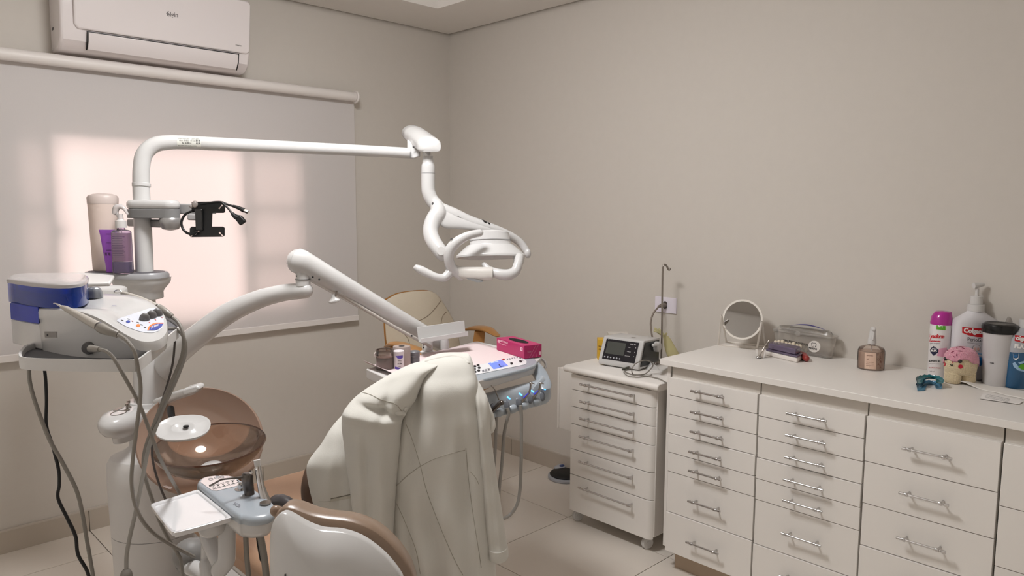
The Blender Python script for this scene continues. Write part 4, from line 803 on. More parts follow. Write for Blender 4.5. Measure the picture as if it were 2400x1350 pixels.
# support arms under the console
ar = thing('jointed_tube_stand', 'white jointed tubular arm below the assistant console', 'support arm', W(500, 1350, 1.86))
b = B(); tpx(b, [(532, 1226, 1.82, 20), (532, 1300, 1.82, 20), (528, 1318, 1.82, 20), (515, 1335, 1.83, 20)], n=26, rnd=True); b.build('vertical_tube', WP, ar)
b = B(); tpx(b, [(487, 1245, 1.90, 17), (488, 1262, 1.89, 18), (505, 1295, 1.87, 20), (520, 1325, 1.85, 20)], n=26, rnd=True); b.build('elbow', WP, ar)
b = B(); tpx(b, [(487, 1240, 1.92, 14), (487, 1325, 1.92, 16)], n=24, rnd=True); tpx(b, [(486, 1322, 1.91, 18), (490, 1350, 1.90, 20), (490, 1380, 1.9, 20)], n=24, rnd=True); b.build('pivot_post', WP, ar, fix=True)
b = B(); tpx(b, [(440, 1325, 2.0, 18), (470, 1340, 1.97, 20), (500, 1362, 1.92, 20)], n=24, rnd=True); b.build('lower_tube', WP, ar)
b = B(); tpx(b, [(445, 1300, 2.02, 38), (455, 1305, 2.04, 44), (462, 1310, 2.10, 46)], n=32, rnd=True, flat=1.0); b.build('hub', mat('hub_grey', (128, 126, 124), .5, noise=.03), ar)
for pts, lab in (([(575, 1238, 1.82, 6), (578, 1300, 1.83, 6), (583, 1360, 1.85, 6), (585, 1420, 1.9, 6)], 'grey suction hose straight under the console, the left one'), ([(607, 1235, 1.82, 6.5), (613, 1270, 1.83, 8), (621, 1320, 1.84, 8), (626, 1380, 1.86, 8), (628, 1440, 1.9, 8)], 'thick grey suction hose under the console, right of the thin one')):
    cable('suction_hose', lab, pts, n=14)
cable('console_cable', 'thin black cable curving down behind the suction hoses', [(600, 1240, 1.86, 2), (604, 1275, 1.87, 2), (610, 1310, 1.88, 2), (618, 1350, 1.9, 2)], m=BLK)
# ------------------------------------------------------------------ patient chair
def pillow(b, poly, w, bulge, thick, edge=.012, dir_=None, p=2.2, sub=3, wf=None):
    """rounded cushion/shell from an outline; bulges toward the viewer side"""
    dir_ = dir_ or fw_
    q = crm([(x, y, 0) for x, y in poly+[poly[0]]], sub)[:-1]
    P = [W(a.x, a.y, wf(a.x, a.y) if wf else w) for a in q]; c = sum(P, V())/len(P); R = []
    for s in (.03, .3, .55, .75, .88, .95, .985, 1.0): R.append([c+(a-c)*s-dir_*(bulge*(1-s**p)) for a in P])
    R.append([c+(a-c)*1.0+dir_*min(edge, thick*.4) for a in P])
    R.append([c+(a-c)*.985+dir_*thick*.85 for a in P])
    for s in (.95, .7, .3, .03): R.append([c+(a-c)*s+dir_*(thick-bulge*.3*(1-s**p)) for a in P])
    return b.rings(R)
ch = thing('dental_chair', 'brown upholstered dental chair mostly hidden by the lab coat', 'dental chair', (-1.92, -1.75, 0))
SZ = .50
b = B(); b.box((-2.235, -1.98, SZ-.085), (-1.655, -1.196, SZ)); b.build('seat_cushion', TAN, ch, bevel=.03, seg=4)
b = B(); b.box((-2.20, -1.95, SZ-.14), (-1.69, -1.24, SZ-.085)); b.build('seat_shell', WP, ch, bevel=.02, seg=3)
b = B(); b.box((-2.08, -1.90, .05), (-1.80, -1.45, SZ-.14)); b.build('lift_column', WPM, ch, bevel=.02)
b = B(); b.box((-2.20, -2.15, 0), (-1.68, -1.25, .05)); b.build('base_plate', WPM, ch, bevel=.02, seg=3)
b = B(); loft_px(b, [(868, 990, 1085, 2.14, .03), (905, 930, 1100, 2.12, .05), (960, 850, 1108, 2.10, .06), (1030, 775, 1112, 2.09, .065), (1080, 726, 1114, 2.08, .065), (1115, 711, 1114, 2.07, .065), (1150, 707, 1112, 2.07, .065), (1185, 714, 1108, 2.06, .065), (1215, 737, 1100, 2.05, .065), (1260, 775, 1080, 2.04, .065), (1320, 815, 1060, 2.03, .06), (1380, 850, 1030, 2.03, .05)], power=2.6); b.build('backrest', mat('brown_vinyl', (92, 70, 56), .4, noise=.03), ch, smooth=60)
b = B(); b.rings([[W(x, y, w)+fw_*.04*math.cos(a)*.5+UP*(h*w/FP)*math.sin(a) for a in [2*PI*k/20 for k in range(20)]] for x, y, w, h in ((632, 1172, 2.02, 4), (642, 1172, 2.02, 11), (660, 1172, 2.01, 13), (676, 1178, 2.0, 13), (690, 1188, 1.99, 12), (699, 1201, 1.98, 10), (702, 1212, 1.98, 4))]); b.build('armrest', mat('armrest_charcoal', (66, 62, 64), .35, coat=.2, noise=.03), ch, smooth=60)
# ------------------------------------------------------------------ lab coat
lc = thing('lab_coat', 'off-white lab coat draped over the backrest of the dental chair', 'coat', W(1000, 1300, 2.0))
def fold_body(an, t, x, y):
    f = 0
    # long vertical folds radiating from the collar
    f += .026*math.exp(-((x-(985-.10*(y-900)))/13)**2)*min(1, max(0, (y-850)/60))*max(0, 1-(y-860)/260)
    f += .016*math.exp(-((x-(1085+.05*(y-950)))/14)**2)*min(1, max(0, (y-900)/150))
    f -= .012*math.exp(-((x-(1040+.12*(y-1100)))/26)**2)
    f += .020*math.exp(-((x-(1005+.20*(y-1150)))/17)**2)*min(1, max(0, (y-1080)/150))
    f -= .014*math.exp(-((x-(1070+.22*(y-1150)))/24)**2)*min(1, max(0, (y-1100)/160))
    f += .016*math.exp(-((x-(960+.10*(y-1200)))/14)**2)*min(1, max(0, (y-1150)/100))
    f += .002*math.sin(x*.09+y*.02)+.0015*math.sin(y*.05-x*.04)
    return -f
def fold_sleeve(an, t, x, y):
    f = .016*math.exp(-((x-(905-.25*(y-960)))/12)**2)*math.exp(-((y-945)/45)**2)
    f += .018*math.exp(-(((y-938)-(x-850)*.32)/9)**2)*math.exp(-((x-900)/50)**2)
    f += .014*math.exp(-(((y-905)+(x-880)*.35)/16)**2)*math.exp(-((x-900)/70)**2)
    f -= .020*math.exp(-(((y-965)-(x-850)*.2)/16)**2)
    f += .012*math.exp(-((x-(862+.03*(y-1000)))/10)**2)*min(1, max(0, (y-990)/60))
    f -= .010*math.exp(-((x-(895+.05*(y-1000)))/14)**2)*min(1, max(0, (y-990)/60))
    f += .002*math.sin(x*.08+y*.06)
    return -f
b = B(); loft_px(b, [(828, 1040, 1092, 2.085, .012), (833, 1018, 1100, 2.06, .04), (845, 990, 1106, 2.04, .055), (870, 968, 1113, 2.02, .066), (900, 955, 1120, 2.0, .075), (950, 942, 1128, 1.995, .08), (1000, 930, 1136, 1.99, .085), (1100, 918, 1146, 1.985, .088), (1200, 912, 1155, 1.98, .09), (1300, 912, 1160, 1.97, .09), (1400, 930, 1165, 1.965, .09), (1480, 940, 1168, 1.96, .085)], n=150, sub=9, fold=fold_body, power=2.5); cb = b.build('back_panel', COAT, lc, smooth=80)
b = B(); loft_px(b, [(846, 992, 1040, 2.02, .02), (858, 955, 1025, 1.985, .04), (878, 915, 1002, 1.965, .05), (900, 878, 990, 1.95, .055), (918, 850, 982, 1.94, .058), (936, 827, 975, 1.935, .06), (955, 812, 962, 1.93, .06), (975, 804, 948, 1.93, .058), (1000, 803, 941, 1.93, .055), (1050, 808, 937, 1.93, .05), (1100, 815, 932, 1.925, .05), (1150, 822, 928, 1.92, .048), (1200, 829, 925, 1.92, .046), (1250, 838, 922, 1.91, .045), (1310, 852, 922, 1.90, .045), (1380, 872, 930, 1.90, .04), (1450, 880, 935, 1.90, .04)], n=130, sub=9, fold=fold_sleeve, power=2.3); cs = b.build('left_sleeve', COAT, lc, smooth=80)
fold_front = lambda an, t, x, y: -.006*math.exp(-((x-(800+.02*(y-1000)))/12)**2)-.002*math.sin(x*.1+y*.03)
b = B(); loft_px(b, [(975, 800, 860, 2.02, .02), (990, 786, 870, 2.01, .03), (1010, 771, 880, 2.0, .04), (1040, 753, 885, 1.99, .045), (1060, 737, 885, 1.985, .05), (1080, 724, 885, 1.98, .05), (1100, 721, 885, 1.98, .05), (1140, 727, 888, 1.98, .05), (1180, 736, 890, 1.98, .048), (1205, 741, 892, 1.98, .046), (1250, 750, 895, 1.97, .045), (1320, 768, 905, 1.965, .04), (1400, 790, 915, 1.96, .04)], n=90, sub=6, fold=fold_front, power=2.6); cf = b.build('front_panel', COAT, lc, smooth=80)
fold_rs = lambda an, t, x, y: -.005*math.exp(-((x-(1138+.09*(y-1000)))/7)**2)-.0015*math.sin(y*.08)
b = B(); loft_px(b, [(885, 1098, 1116, 2.02, .015), (910, 1102, 1130, 2.0, .03), (935, 1108, 1143, 1.985, .038), (965, 1114, 1148, 1.975, .04), (1000, 1118, 1149, 1.97, .04), (1060, 1121, 1156, 1.965, .04), (1130, 1126, 1166, 1.96, .04), (1200, 1132, 1177, 1.955, .04), (1260, 1139, 1186, 1.95, .04), (1285, 1142, 1190, 1.945, .04), (1300, 1144, 1191, 1.945, .038)], n=80, sub=6, fold=fold_rs); crs = b.build('right_sleeve', COAT, lc, smooth=80)
b = B(); loft_px(b, [(1280, 1141.5, 1190, 1.9445, .0405), (1298, 1143.5, 1192, 1.943, .0405), (1304, 1144, 1191, 1.943, .0395)], n=60, sub=3); b.build('cuff', COAT, crs, smooth=50)
b = B(); loft_px(b, [(912, 1118, 1126, 2.05, .015), (930, 1120, 1138, 2.04, .03), (955, 1124, 1150, 2.03, .035), (980, 1130, 1159, 2.03, .035), (998, 1134, 1162, 2.03, .034), (1012, 1143, 1157, 2.03, .02)], n=50, sub=4, fold=lambda an, t, x, y: -.006*math.sin(y*.16+x*.1)); b.build('front_facing', COAT, lc, smooth=80)
# collar roll along the top, seams
def seam(tr, pts, rpx=.7, name='seam', parent=lc, m=SEAM):
    b = B(); b.tube([hit(tr, x, y, .0004) for x, y, _ in crm([(x, y, 0) for x, y in pts], 5)], rpx*1.9/FP, 6, sub=2); return b.build(name, m, parent, smooth=60)
trb = bvh(cb); trs = bvh(cs); trf = bvh(cf)
seam(trb, [(952, 995), (968, 1035), (985, 1090), (1000, 1150), (1030, 1230), (1062, 1305), (1085, 1348)])
seam(trb, [(930, 1138), (955, 1115), (985, 1093), (1020, 1075), (1060, 1062), (1090, 1055)])
seam(trb, [(1092, 1050), (1098, 1120), (1108, 1200), (1128, 1330)])
seam(trb, [(930, 1180), (950, 1225), (975, 1290), (985, 1345)])
seam(trb, [(1102, 1105), (1115, 1120), (1122, 1135)])
seam(trs, [(850, 920), (868, 925), (895, 938), (925, 946), (940, 962), (944, 975)], .9)
seam(trf, [(748, 1176), (775, 1175), (823, 1163)]); b = B()
pk = print_px('pocket_welt', trf, mat('coat_welt', (190, 186, 174), .9), lc, polys=[[(774, 1170), (824, 1160), (824, 1167), (775, 1176)]], cuts=4, lift=.0018)
seam(trf, [(775, 1169), (800, 1163.5), (824, 1158)], .9, m=mat('deep_shadow_seam', (120, 112, 100), .9))  # pocket edge line, shade put into its dark colour
b = B(); b.tube([hit(trb, x, y, -.004) for x, y in ((1000, 846), (1030, 838), (1060, 834), (1085, 838), (1098, 850))], .007, 12, sub=5, rnd=True); b.build('collar', COAT, lc, smooth=60)
b = B(); b.tube([hit(trs, x, y, .0) for x, y in ((932, 968), (945, 972), (956, 966), (950, 958))], .006, 10, sub=4, rnd=True); b.build('gathered_fold', COAT, lc, smooth=60)
# ------------------------------------------------------------------ dentist stool in the foreground
so = thing('dentist_stool', 'stool with white glossy backrest shell and brown cushion in the near foreground', 'stool', (-2.2, -2.62, 0))
sh = [(632, 1300), (634, 1250), (641, 1222), (654, 1206), (668, 1203), (690, 1214), (720, 1231), (755, 1243), (800, 1247), (845, 1262), (890, 1293), (925, 1330), (948, 1370), (958, 1440), (940, 1520), (880, 1570), (790, 1580), (700, 1550), (652, 1470), (635, 1380)]
b = B(); pillow(b, sh, 1.22, .045, .02, p=3.2); ss = b.build('backrest_shell', WP, so, smooth=60)
cu = [(649, 1215), (654, 1198), (668, 1190), (690, 1193), (730, 1208), (770, 1216), (820, 1222), (870, 1240), (912, 1272), (945, 1312), (968, 1360), (982, 1440), (965, 1530), (890, 1590), (790, 1600), (700, 1560), (655, 1460), (646, 1330)]
b = B(); pillow(b, cu, 1.275, .02, .05, edge=.02, p=4); b.build('backrest_cushion', BRZ, so, smooth=70)
b = B(); b.tube([W(646, 1197, 1.33), W(655, 1203, 1.33), W(663, 1212, 1.32)], .010, 12, rnd=True); b.build('cushion_piping', BRZ, so, smooth=60)
tr = bvh(ss); print_px('lettering', tr, INK, ss, text='olsen', at=(652, 1362), ux=(26, 1.5), uy=(1, -26), bold=.02, lift=.0012)
stc = (-2.28, -2.58)
b = B(); b.lathe([(0, .47), (.17, .47), (.19, .485), (.19, .52), (.17, .54), (0, .545)], (stc[0]+.05, stc[1]+.12, 0), n=48); b.build('seat', BRZ, so, smooth=60)
b = B(); b.cyl((stc[0]+.05, stc[1]+.12, .08), (stc[0]+.05, stc[1]+.12, .47), .025); b.build('gas_column', CHROME, so)
b = B(); b.tube([(stc[0]+.05, stc[1]+.12, .46), (stc[0]-.05, stc[1]-.05, .46), W(790, 1480, 1.30)-V((0, 0, .1)), W(790, 1420, 1.28)], .018, 14, rnd=True); b.build('back_bracket', BLK, so)
for k in range(5):
    a = 2*PI*k/5+.3; e = V((stc[0]+.05+.25*math.cos(a), stc[1]+.12+.25*math.sin(a), .07))
    b = B(); b.tube([(stc[0]+.05, stc[1]+.12, .10), e], [.024, .016], 12, rnd=True); lg = b.build('base_leg', GP, so)
    b = B(); b.lathe([(0, -.012), (.024, -.012), (.027, 0), (.024, .012), (0, .012)], e-V((0, 0, .043)), ax=(math.sin(a), -math.cos(a), 0), n=20); b.build('caster', BLK, lg)
# ------------------------------------------------------------------ dentist tray (delivery unit)
DZ = 1.0
dt = thing('delivery_tray', 'white instrument table with light grey control console and blue indicator lights', 'instrument tray', onZ(1080, 850, DZ)-V((0, 0, .2)))
dp = [onZ(x, y, DZ) for x, y in ((858, 864), (985, 834), (1112, 800), (1122, 800), (1262, 832), (1268, 838), (1250, 855), (1120, 893), (998, 924), (985, 922))]
b = B(); b.prism(dp, (0, 0, -.034)); tt = b.build('table_top', WPM, dt, bevel=.004, seg=3)
b = B(); b.prism([onZ(x, y, DZ)+V((0, 0, .0015)) for x, y in ((1104, 852), (1220, 826), (1250, 836), (1260, 848), (1254, 856), (1236, 863), (1118, 893), (1010, 925), (1000, 890))], (0, 0, -.013)); cs_ = b.build('console_edge', LG, dt, bevel=.006, seg=3)
tr = bvh(cs_)
kp = print_px('keypad', tr, mat('keypad_white', (226, 226, 228), .35), dt, polys=[[(1060, 870), (1143, 851), (1216, 833.5), (1220, 834), (1234, 847), (1234, 852), (1230, 855), (1114, 879), (1060, 893)]], cuts=1, lift=.0010)
sc_m = mat('screen_blue', (96, 122, 205), .2, emit=.55)
sn = print_px('screen', tr, sc_m, kp, polys=[[(1144, 852.5), (1175.5, 844), (1191, 858), (1157, 866.5)]], lift=.0018)
print_px('screen_glyph', tr, mat('screen_pale', (190, 205, 245), .3, emit=.5), sn, polys=[[(1150, 852), (1168, 847.5), (1168.5, 848.5), (1151, 853)]], lift=.0024)
print_px('screen_glyph', tr, mat('screen_dark', (30, 50, 110), .3), sn, polys=[[(1168, 856), (1170, 855), (1174, 860), (1181, 858), (1182, 859), (1173, 862)]], lift=.0024)
print_px('red_button', tr, mat('red_button', (160, 24, 28), .4), kp, polys=[ell(1180, 843.5, 3, 2)], lift=.0018)
for x, y in ((1113, 859.5), (1120.5, 857), (1112, 866), (1123, 863), (1122, 869.5), (1113.5, 872.5)): print_px('arrow_key', tr, INK, kp, polys=[ell(x, y, 3.6, 2.6)], lift=.0018)
for i in range(3): x, y = 1129+i*6.6, 868.5-i*1.8; print_px('key', tr, mat('key_line', (150, 150, 156), .5), kp, polys=[[(x, y), (x+5, y-1.3), (x+7, y+4), (x+1.5, y+5.5)]], lift=.0018); print_px('key_symbol', tr, INK, kp, polys=[[(x+2.5, y+2), (x+4, y+1.2), (x+4.6, y+2.6), (x+3.2, y+3.2)]], lift=.0024)
for i in range(6): x, y = 1187+i*5.6, 842.5-i*1.25; print_px('key_symbol', tr, DG, kp, polys=[[(x, y), (x+2.8, y-.8), (x+4.2, y+1.8), (x+1.2, y+2.6), (x+.8, y+1.8), (x+2.8, y+1.4), (x+2, y), (x+.4, y+.6)]], lift=.0018)
for x, y in ((1195, 851.5), (1216, 846.5)): print_px('key', tr, INK, kp, polys=[[(x, y), (x+5.5, y-1.4), (x+8.5, y+3), (x+3, y+4.5)]], lift=.0018)
for x, y in ((1217, 840), (1223, 845), (1225, 838)): print_px('key_symbol', tr, INK, kp, polys=[[(x, y), (x+3, y-.6), (x+4.5, y+1), (x+1.5, y+1.6)]], lift=.0018)
# side cheek, inner loop, holder bar
b = B(); b.rings([[W(x, y, w)+RT*(hw*w/FP*math.cos(a))+fw_*(.022*math.sin(a)) for a in [2*PI*k/24 for k in range(24)]] for x, y, w, hw in ((1248, 846, 2.64, 11), (1256, 856, 2.62, 14), (1266, 872, 2.58, 16), (1272, 888, 2.54, 17), (1276, 900, 2.51, 17), (1277, 908, 2.50, 15))]); b.build('side_cheek', mat('cheek_grey', (146, 154, 162), .3, coat=.2), dt, smooth=60)
hp_ = [(1120, 932), (1180, 916), (1240, 901), (1258, 895), (1270, 884), (1282, 892), (1290, 910), (1292, 928), (1287, 941), (1275, 948), (1240, 957), (1200, 968), (1165, 978), (1120, 985)]
wfn = lambda x, y: 2.35+(x-1120)/170*.16-(960-y)/60*-.02
b = B()
q = crm([(x, y, 0) for x, y in hp_+[hp_[0]]], 4)[:-1]; P = [W(a.x, a.y, wfn(a.x, a.y)) for a in q]; c = sum(P, V())/len(P)
b.rings([[c+(a-c)*s+fw_*d for a in P] for s, d in ((.5, -.014), (.85, -.010), (.96, -.004), (1.0, .008), (1.0, .028), (.95, .04), (.5, .042))]); hb = b.build('holder_bar', LG, dt, smooth=60)
b = B(); tpx(b, [(1128, 898, 2.52, 3), (1180, 886, 2.56, 3), (1226, 871, 2.60, 3), (1240, 868, 2.60, 2.6), (1249, 877, 2.59, 2.6), (1258, 892, 2.58, 2.6)], n=10); b.build('hand_rail', mat('pale_rail', (205, 205, 205), .3), dt)
tr = bvh(hb)
LEDM = mat('indicator_blue', (70, 175, 255), .3, emit=5)
for x, y in ((1192, 933), (1220, 924.5), (1248, 917.5), (1275, 911)): print_px('indicator_light', tr, LEDM, hb, polys=[[(x-3.8, y-2.6), (x-2.6, y-3.4), (x+3.4, y+.8), (x+3.6, y+2.6), (x+2.2, y+3), (x-3.6, y-1)]], lift=.0012)
for i, (x, y) in enumerate(((1155, 957), (1186, 950), (1214, 943), (1241, 935), (1270, 929))):
    l = hit(tr, x, y, 0); b = B(); b.lathe([(.0, .0045), (.0065, .005), (.0105, .003), (.012, -.002), (0, -.004)], l, ax=-fw_+V((0, 0, .25)), n=22, sy=1.4); b.build('holder_cup', mat('cup_grey', (112, 116, 124), .4), hb, smooth=60)
for i, (x, y) in enumerate(((1168, 966), (1200, 958), (1228, 950), (1256, 942))):
    l = W(x, y, wfn(x, y)-.004); b = B(); b.ball(l, (.020, .018, .016)); b.build('holder_bump', LG, hb, smooth=70)
def at_w(x, y, d=.02): return (x, y, wfn(x, y)-d)
ins = thing('air_syringe', 'metal air water syringe with thin bent nozzle in the leftmost holder', 'syringe', W(1160, 965, 2.375))
b = B(); tpx(b, [(1152, 966, 2.370, 5), (1160, 957, 2.365, 5.2), (1170, 947, 2.365, 5.6), (1174, 942, 2.365, 4.5)], n=16, rnd=True); b.ball(W(1176, 944, 2.355), .008); b.build('grip', mat('worn_metal', (104, 98, 94)), ins)
b = B(); tpx(b, [(1170, 938, 2.365, 1.5), (1163, 920, 2.365, 1.2), (1158, 911, 2.365, 1.1), (1151, 903, 2.365, 1)], n=8); b.build('nozzle', STEEL, ins)
for px_, lab, cord in (((1244, 898, 1241, 918, 1229, 934, 1216, 948), 'turbine handpiece with side bur in the third holder', None), ((1266, 898, 1264, 912, 1254, 926, 1242, 941), 'slim turbine handpiece in the fourth holder, nearest the grey cheek', None)):
    x1, y1, x2, y2, x3, y3, x4, y4 = px_
    t = thing('turbine_handpiece', 'chrome '+lab, 'handpiece', W(x4, y4, 2.5)); w = wfn(x3, y3)-.02
    b = B(); tpx(b, [(x1, y1+2, w, 2.2), (x2, y2, w, 2.6), (x3, y3, w, 3.6), (x4, y4, w, 4.4)], n=14, rnd=True); b.build('grip', STEEL, t)
    b = B(); b.cyl(W(x1, y1-2, w), W(x1+1, y1+3, w), spx(4, w)); b.build('head', CHROME, t, bevel=.0008)
    b = B(); tpx(b, [(x1+3, y1, w, 1.2), (x1+9, y1+2, w, .8)], n=8); b.build('bur', STEEL, t)
    b = B(); tpx(b, [(x2-2.5, y2+3, w-.004, 1.2), (x3-2.5, y3-1, w-.006, 1.4)], n=8); b.build('blue_strip', mat('strip_blue', (60, 60, 200), .3, emit=.4), t)
cable('instrument_hose', 'pale hose hanging from the second holder of the instrument table', [(1188, 956, 2.395, 4.5), (1192, 970, 2.395, 4.2), (1187, 990, 2.395, 4), (1181, 1022, 2.395, 4), (1176, 1090, 2.395, 4), (1170, 1144, 2.395, 4), (1165, 1200, 2.395, 4), (1150, 1240, 2.395, 4), (1110, 1230, 2.42, 4), (1085, 1120, 2.5, 4), (1085, 960, 2.6, 4), (1095, 885, 2.65, 4)], m=mat('pale_hose', (150, 146, 140)))
cable('instrument_hose', 'long pale hose looping low from the third holder of the instrument table', [(1219, 950, 2.415, 4.5), (1222, 975, 2.415, 4), (1222, 1020, 2.415, 4), (1222, 1062, 2.415, 4), (1220.5, 1110, 2.415, 4), (1219, 1146, 2.415, 4), (1212, 1182, 2.405, 4), (1195, 1207, 2.395, 4), (1175, 1216, 2.375, 4), (1150, 1214, 2.355, 4), (1115, 1190, 2.42, 4), (1100, 1080, 2.52, 4), (1105, 950, 2.62, 4), (1115, 884, 2.66, 4)], m=mat('pale_hose', (150, 146, 140)))
cable('instrument_hose', 'pale hose just beside the coat, hanging from the first holder', [(1164, 972, 2.385, 4), (1163, 990, 2.385, 4), (1161, 1036, 2.385, 4), (1159, 1075, 2.385, 4), (1150, 1150, 2.385, 4), (1120, 1190, 2.40, 4), (1070, 1120, 2.5, 4), (1065, 960, 2.6, 4), (1075, 888, 2.65, 4)], m=mat('pale_hose', (150, 146, 140)))
b = B(); tpx(b, [(1248, 836, 2.72, 3.2), (1262, 838, 2.72, 3.4), (1275, 846, 2.71, 3.4), (1280, 856, 2.70, 3.2), (1275, 864, 2.70, 3), (1264, 864, 2.70, 2.6)], n=12, rnd=True, upv=(0, 0, 1)); b.build('cord_hook', WP, dt)
# arm socket and bracket under the table
b = B(); b.cyl(W(1002, 800, 2.78), W(1002, 822, 2.78), spx(12.5, 2.78)); b.lathe([(spx(12.5, 2.88), .0), (spx(17, 2.88), -.004), (spx(17, 2.88), -.010), (0, -.01)], W(1002, 821, 2.78), n=28); bs = b.build('arm_socket', WPM, dt, smooth=50)
for y in (808, 815): b = B(); b.ball(W(993, y, 2.762), .0025); b.build('screw', BLK, bs)
rs = thing('document_holder', 'white folded plate holder standing behind the instrument table', 'holder', W(1042, 820, 2.82))
b = B(); b.prism([W(x, y, w) for x, y, w in ((977, 767.5, 2.70), (1088, 751.5, 2.82), (1091, 782, 2.82), (981, 803, 2.70))], fw_*.003); b.build('back_plate', WP, rs, bevel=.001)
b = B(); b.prism([W(x, y, w) for x, y, w in ((986, 794, 2.64), (1097, 776.5, 2.76), (1097.5, 787, 2.76), (987, 804, 2.64))], fw_*.003); b.build('front_lip', WP, rs, bevel=.001)
b = B(); b.prism([W(981, 803, 2.70), W(987, 804, 2.64), W(1097.5, 787, 2.76), W(1091, 784, 2.82)], (0, 0, .003)); b.build('shelf_plate', WP, rs, smooth=None)
b = B(); b.lathe([(0, 0), (spx(10, 2.84), 0), (spx(10, 2.84), .03), (spx(7, 2.84), .05), (spx(5, 2.84), .062), (0, .068)], onZ(1042, 818, DZ), n=28); b.build('post', WP, rs)
# paper, jars and box on the table
b = B(); G = []
for i in range(25):
    t = i/24; row = []
    for j in range(11):
        s = j/10; x = (852+(1116-852)*t)*(1-s)+(985+(1238-985)*t)*s; y = (861+(802-861)*t)*(1-s)+(905+(836-905)*t)*s
        p = onZ(x, y, DZ+.0012); p.z += .0012*abs(math.sin(t*23+s*3))*abs(math.sin(s*7)); p.z += .030*max(0, 1-t/.10)**2*(1-s)*.8
        row.append(p)
    G.append(row)
b.grid(G); pp = b.build('tray_paper', PINKP, solid=.0006, smooth=60); tag(pp, 'pale pink paper sheet covering the instrument table', 'paper')
def jar(name, label, cat, px, py, w_px, h_px, prof, m, parts=()):
    p = onZ(px, py, DZ+.0016); w = depth(p); k = w/FP; p = p+fw_*(w_px/2*k)*.9
    t = thing(name, label, cat, p); b = B(); b.lathe([(r*w_px/2*k, z*h_px*k) for r, z in prof], p, n=36); o = b.build('jar_body', m, t); return t, p, k, o
GLS = clear('jar_glass', (225, 215, 208), .12, .04)
t, p, k, o = jar('glass_jar', 'open glass jar half full of brown powder, leftmost on the table', 'jar', 899, 868, 42, 46, [(0, 0), (.95, 0), (1, .04), (1, .62), (.97, .68), (1.03, .74), (1.05, .86), (.98, .92), (.98, 1.0), (.92, 1.0), (.90, .7), (0, .66)], GLS)
b = B(); b.lathe([(0, .02), (.93, .02), (.95, .1), (.95, .62), (0, .64)] and [(0, .5*k), (19*k, .5*k), (19.8*k, 3*k), (19.8*k, 28*k), (0, 29*k)], p, n=32); b.build('powder', mat('brown_powder', (128, 104, 98), .9, noise=.12, scale=90), t)
b = B(); b.tube([p+V((math.cos(a)*20.5*k, math.sin(a)*20.5*k, 45.5*k)) for a in [2*PI*q/32 for q in range(33)]], 1.1*k, 8, sub=1); b.build('rim', clear('jar_rim', (120, 100, 90), .5), t)
b = B(); b.tube([p-rt_*21*k+V((0, 0, 39*k)), p-rt_*24*k+V((0, 0, 34*k)), p-rt_*22*k+V((0, 0, 29*k))], 2*k, 10, rnd=True); b.build('clasp', mat('clasp_pale', (220, 210, 205), .2, coat=.5), t)
t, p, k, o = jar('white_bottle', 'small white cylindrical bottle with purple label between two jars', 'bottle', 933, 866, 25, 44, [(0, 0), (.97, 0), (1, .03), (1, .84), (1.04, .86), (1.04, .95), (.95, .98), (0, 1.0)], mat('bottle_white', (214, 208, 210), .4))
tr = bvh(o); PV = mat('violet_print', (86, 68, 158), .5)
print_px('label', tr, PV, o, polys=[[(927, 834.5), (944, 833), (943.5, 839), (938, 841.5), (932, 840)], [(926, 859), (930, 862.5), (937, 864), (942, 863), (942, 866), (926, 866)]], cuts=3)
print_px('label_text', tr, INK, o, text='silica', at=(932, 847), ux=(4.5, 0), uy=(0, -5)); print_px('label_text', tr, INK, o, text='ALGIN', at=(931.5, 854), ux=(3.6, 0), uy=(0, -5), bold=.03); print_px('label_text', tr, INK, o, text='100 g', at=(932, 860), ux=(3.6, 0), uy=(0, -3.6))
t, p, k, o = jar('powder_jar', 'taller greyish jar behind the white bottle', 'jar', 939, 860, 42, 46, [(0, 0), (.97, 0), (1, .02), (1, .88), (.98, .90), (.98, .97), (.94, 1.0), (0, 1.0)], mat('jar_greyish', (160, 146, 140), .4, noise=.05))
b = B(); b.lathe([(0, .0), (7*k, .0), (7*k, -.0008), (0, -.0008)], p+V((0, 0, 46.3*k)), n=20); b.build('lid_hole', BLK, t)
t, p, k, o = jar('small_grey_jar', 'small dark grey jar with screw lid, rightmost of the jars', 'jar', 970, 853, 25, 29, [(0, 0), (.9, 0), (.98, .04), (.98, .56), (0, .56)], mat('jar_grey', (104, 104, 108), .4, noise=.04))
b = B(); b.lathe([(0, 16*k), (12.8*k, 16*k), (12.8*k, 18*k), (12.4*k, 19*k), (12.8*k, 20*k), (12.8*k, 27*k), (11*k, 29*k), (0, 29.5*k)], p, n=32); b.build('lid', mat('jar_grey', (104, 104, 108)), t)
b = B(); b.lathe([(12.6*k, 16*k), (13*k, 16.4*k), (12.6*k, 17*k)], p, n=32, cap=False); b.build('silver_line', STEEL, t)
A = onZ(1164, 820, DZ+.003); Bq = onZ(1228.5, 841, DZ+.003); Cq = onZ(1269.5, 836.5, DZ+.003); Dq = A+Cq-Bq
gb = thing('glove_box', 'magenta glove box with oval opening at the right end of the instrument table', 'box', (A+Cq)/2)
hgt = spx(31, depth(Bq)); MAG = mat('magenta_card', (172, 26, 92), .4, coat=.1, noise=.02)
b = B(); b.prism([p+V((0, 0, hgt)) for p in (A, Bq, Cq, Dq)], (0, 0, -hgt)); gbx = b.build('carton', MAG, gb, bevel=.001)
cn = (A+Cq)/2+V((0, 0, hgt+.0006)); e1_ = (Bq-A); e2_ = (Cq-Bq)
b = B(); b.add([cn+e1_*.31*math.cos(a)+e2_*.27*math.sin(a) for a in [2*PI*k/32 for k in range(32)]], [tuple(range(32))]); b.build('opening', mat('dark_opening', (22, 10, 14), .9), gb, smooth=None, fix=False)
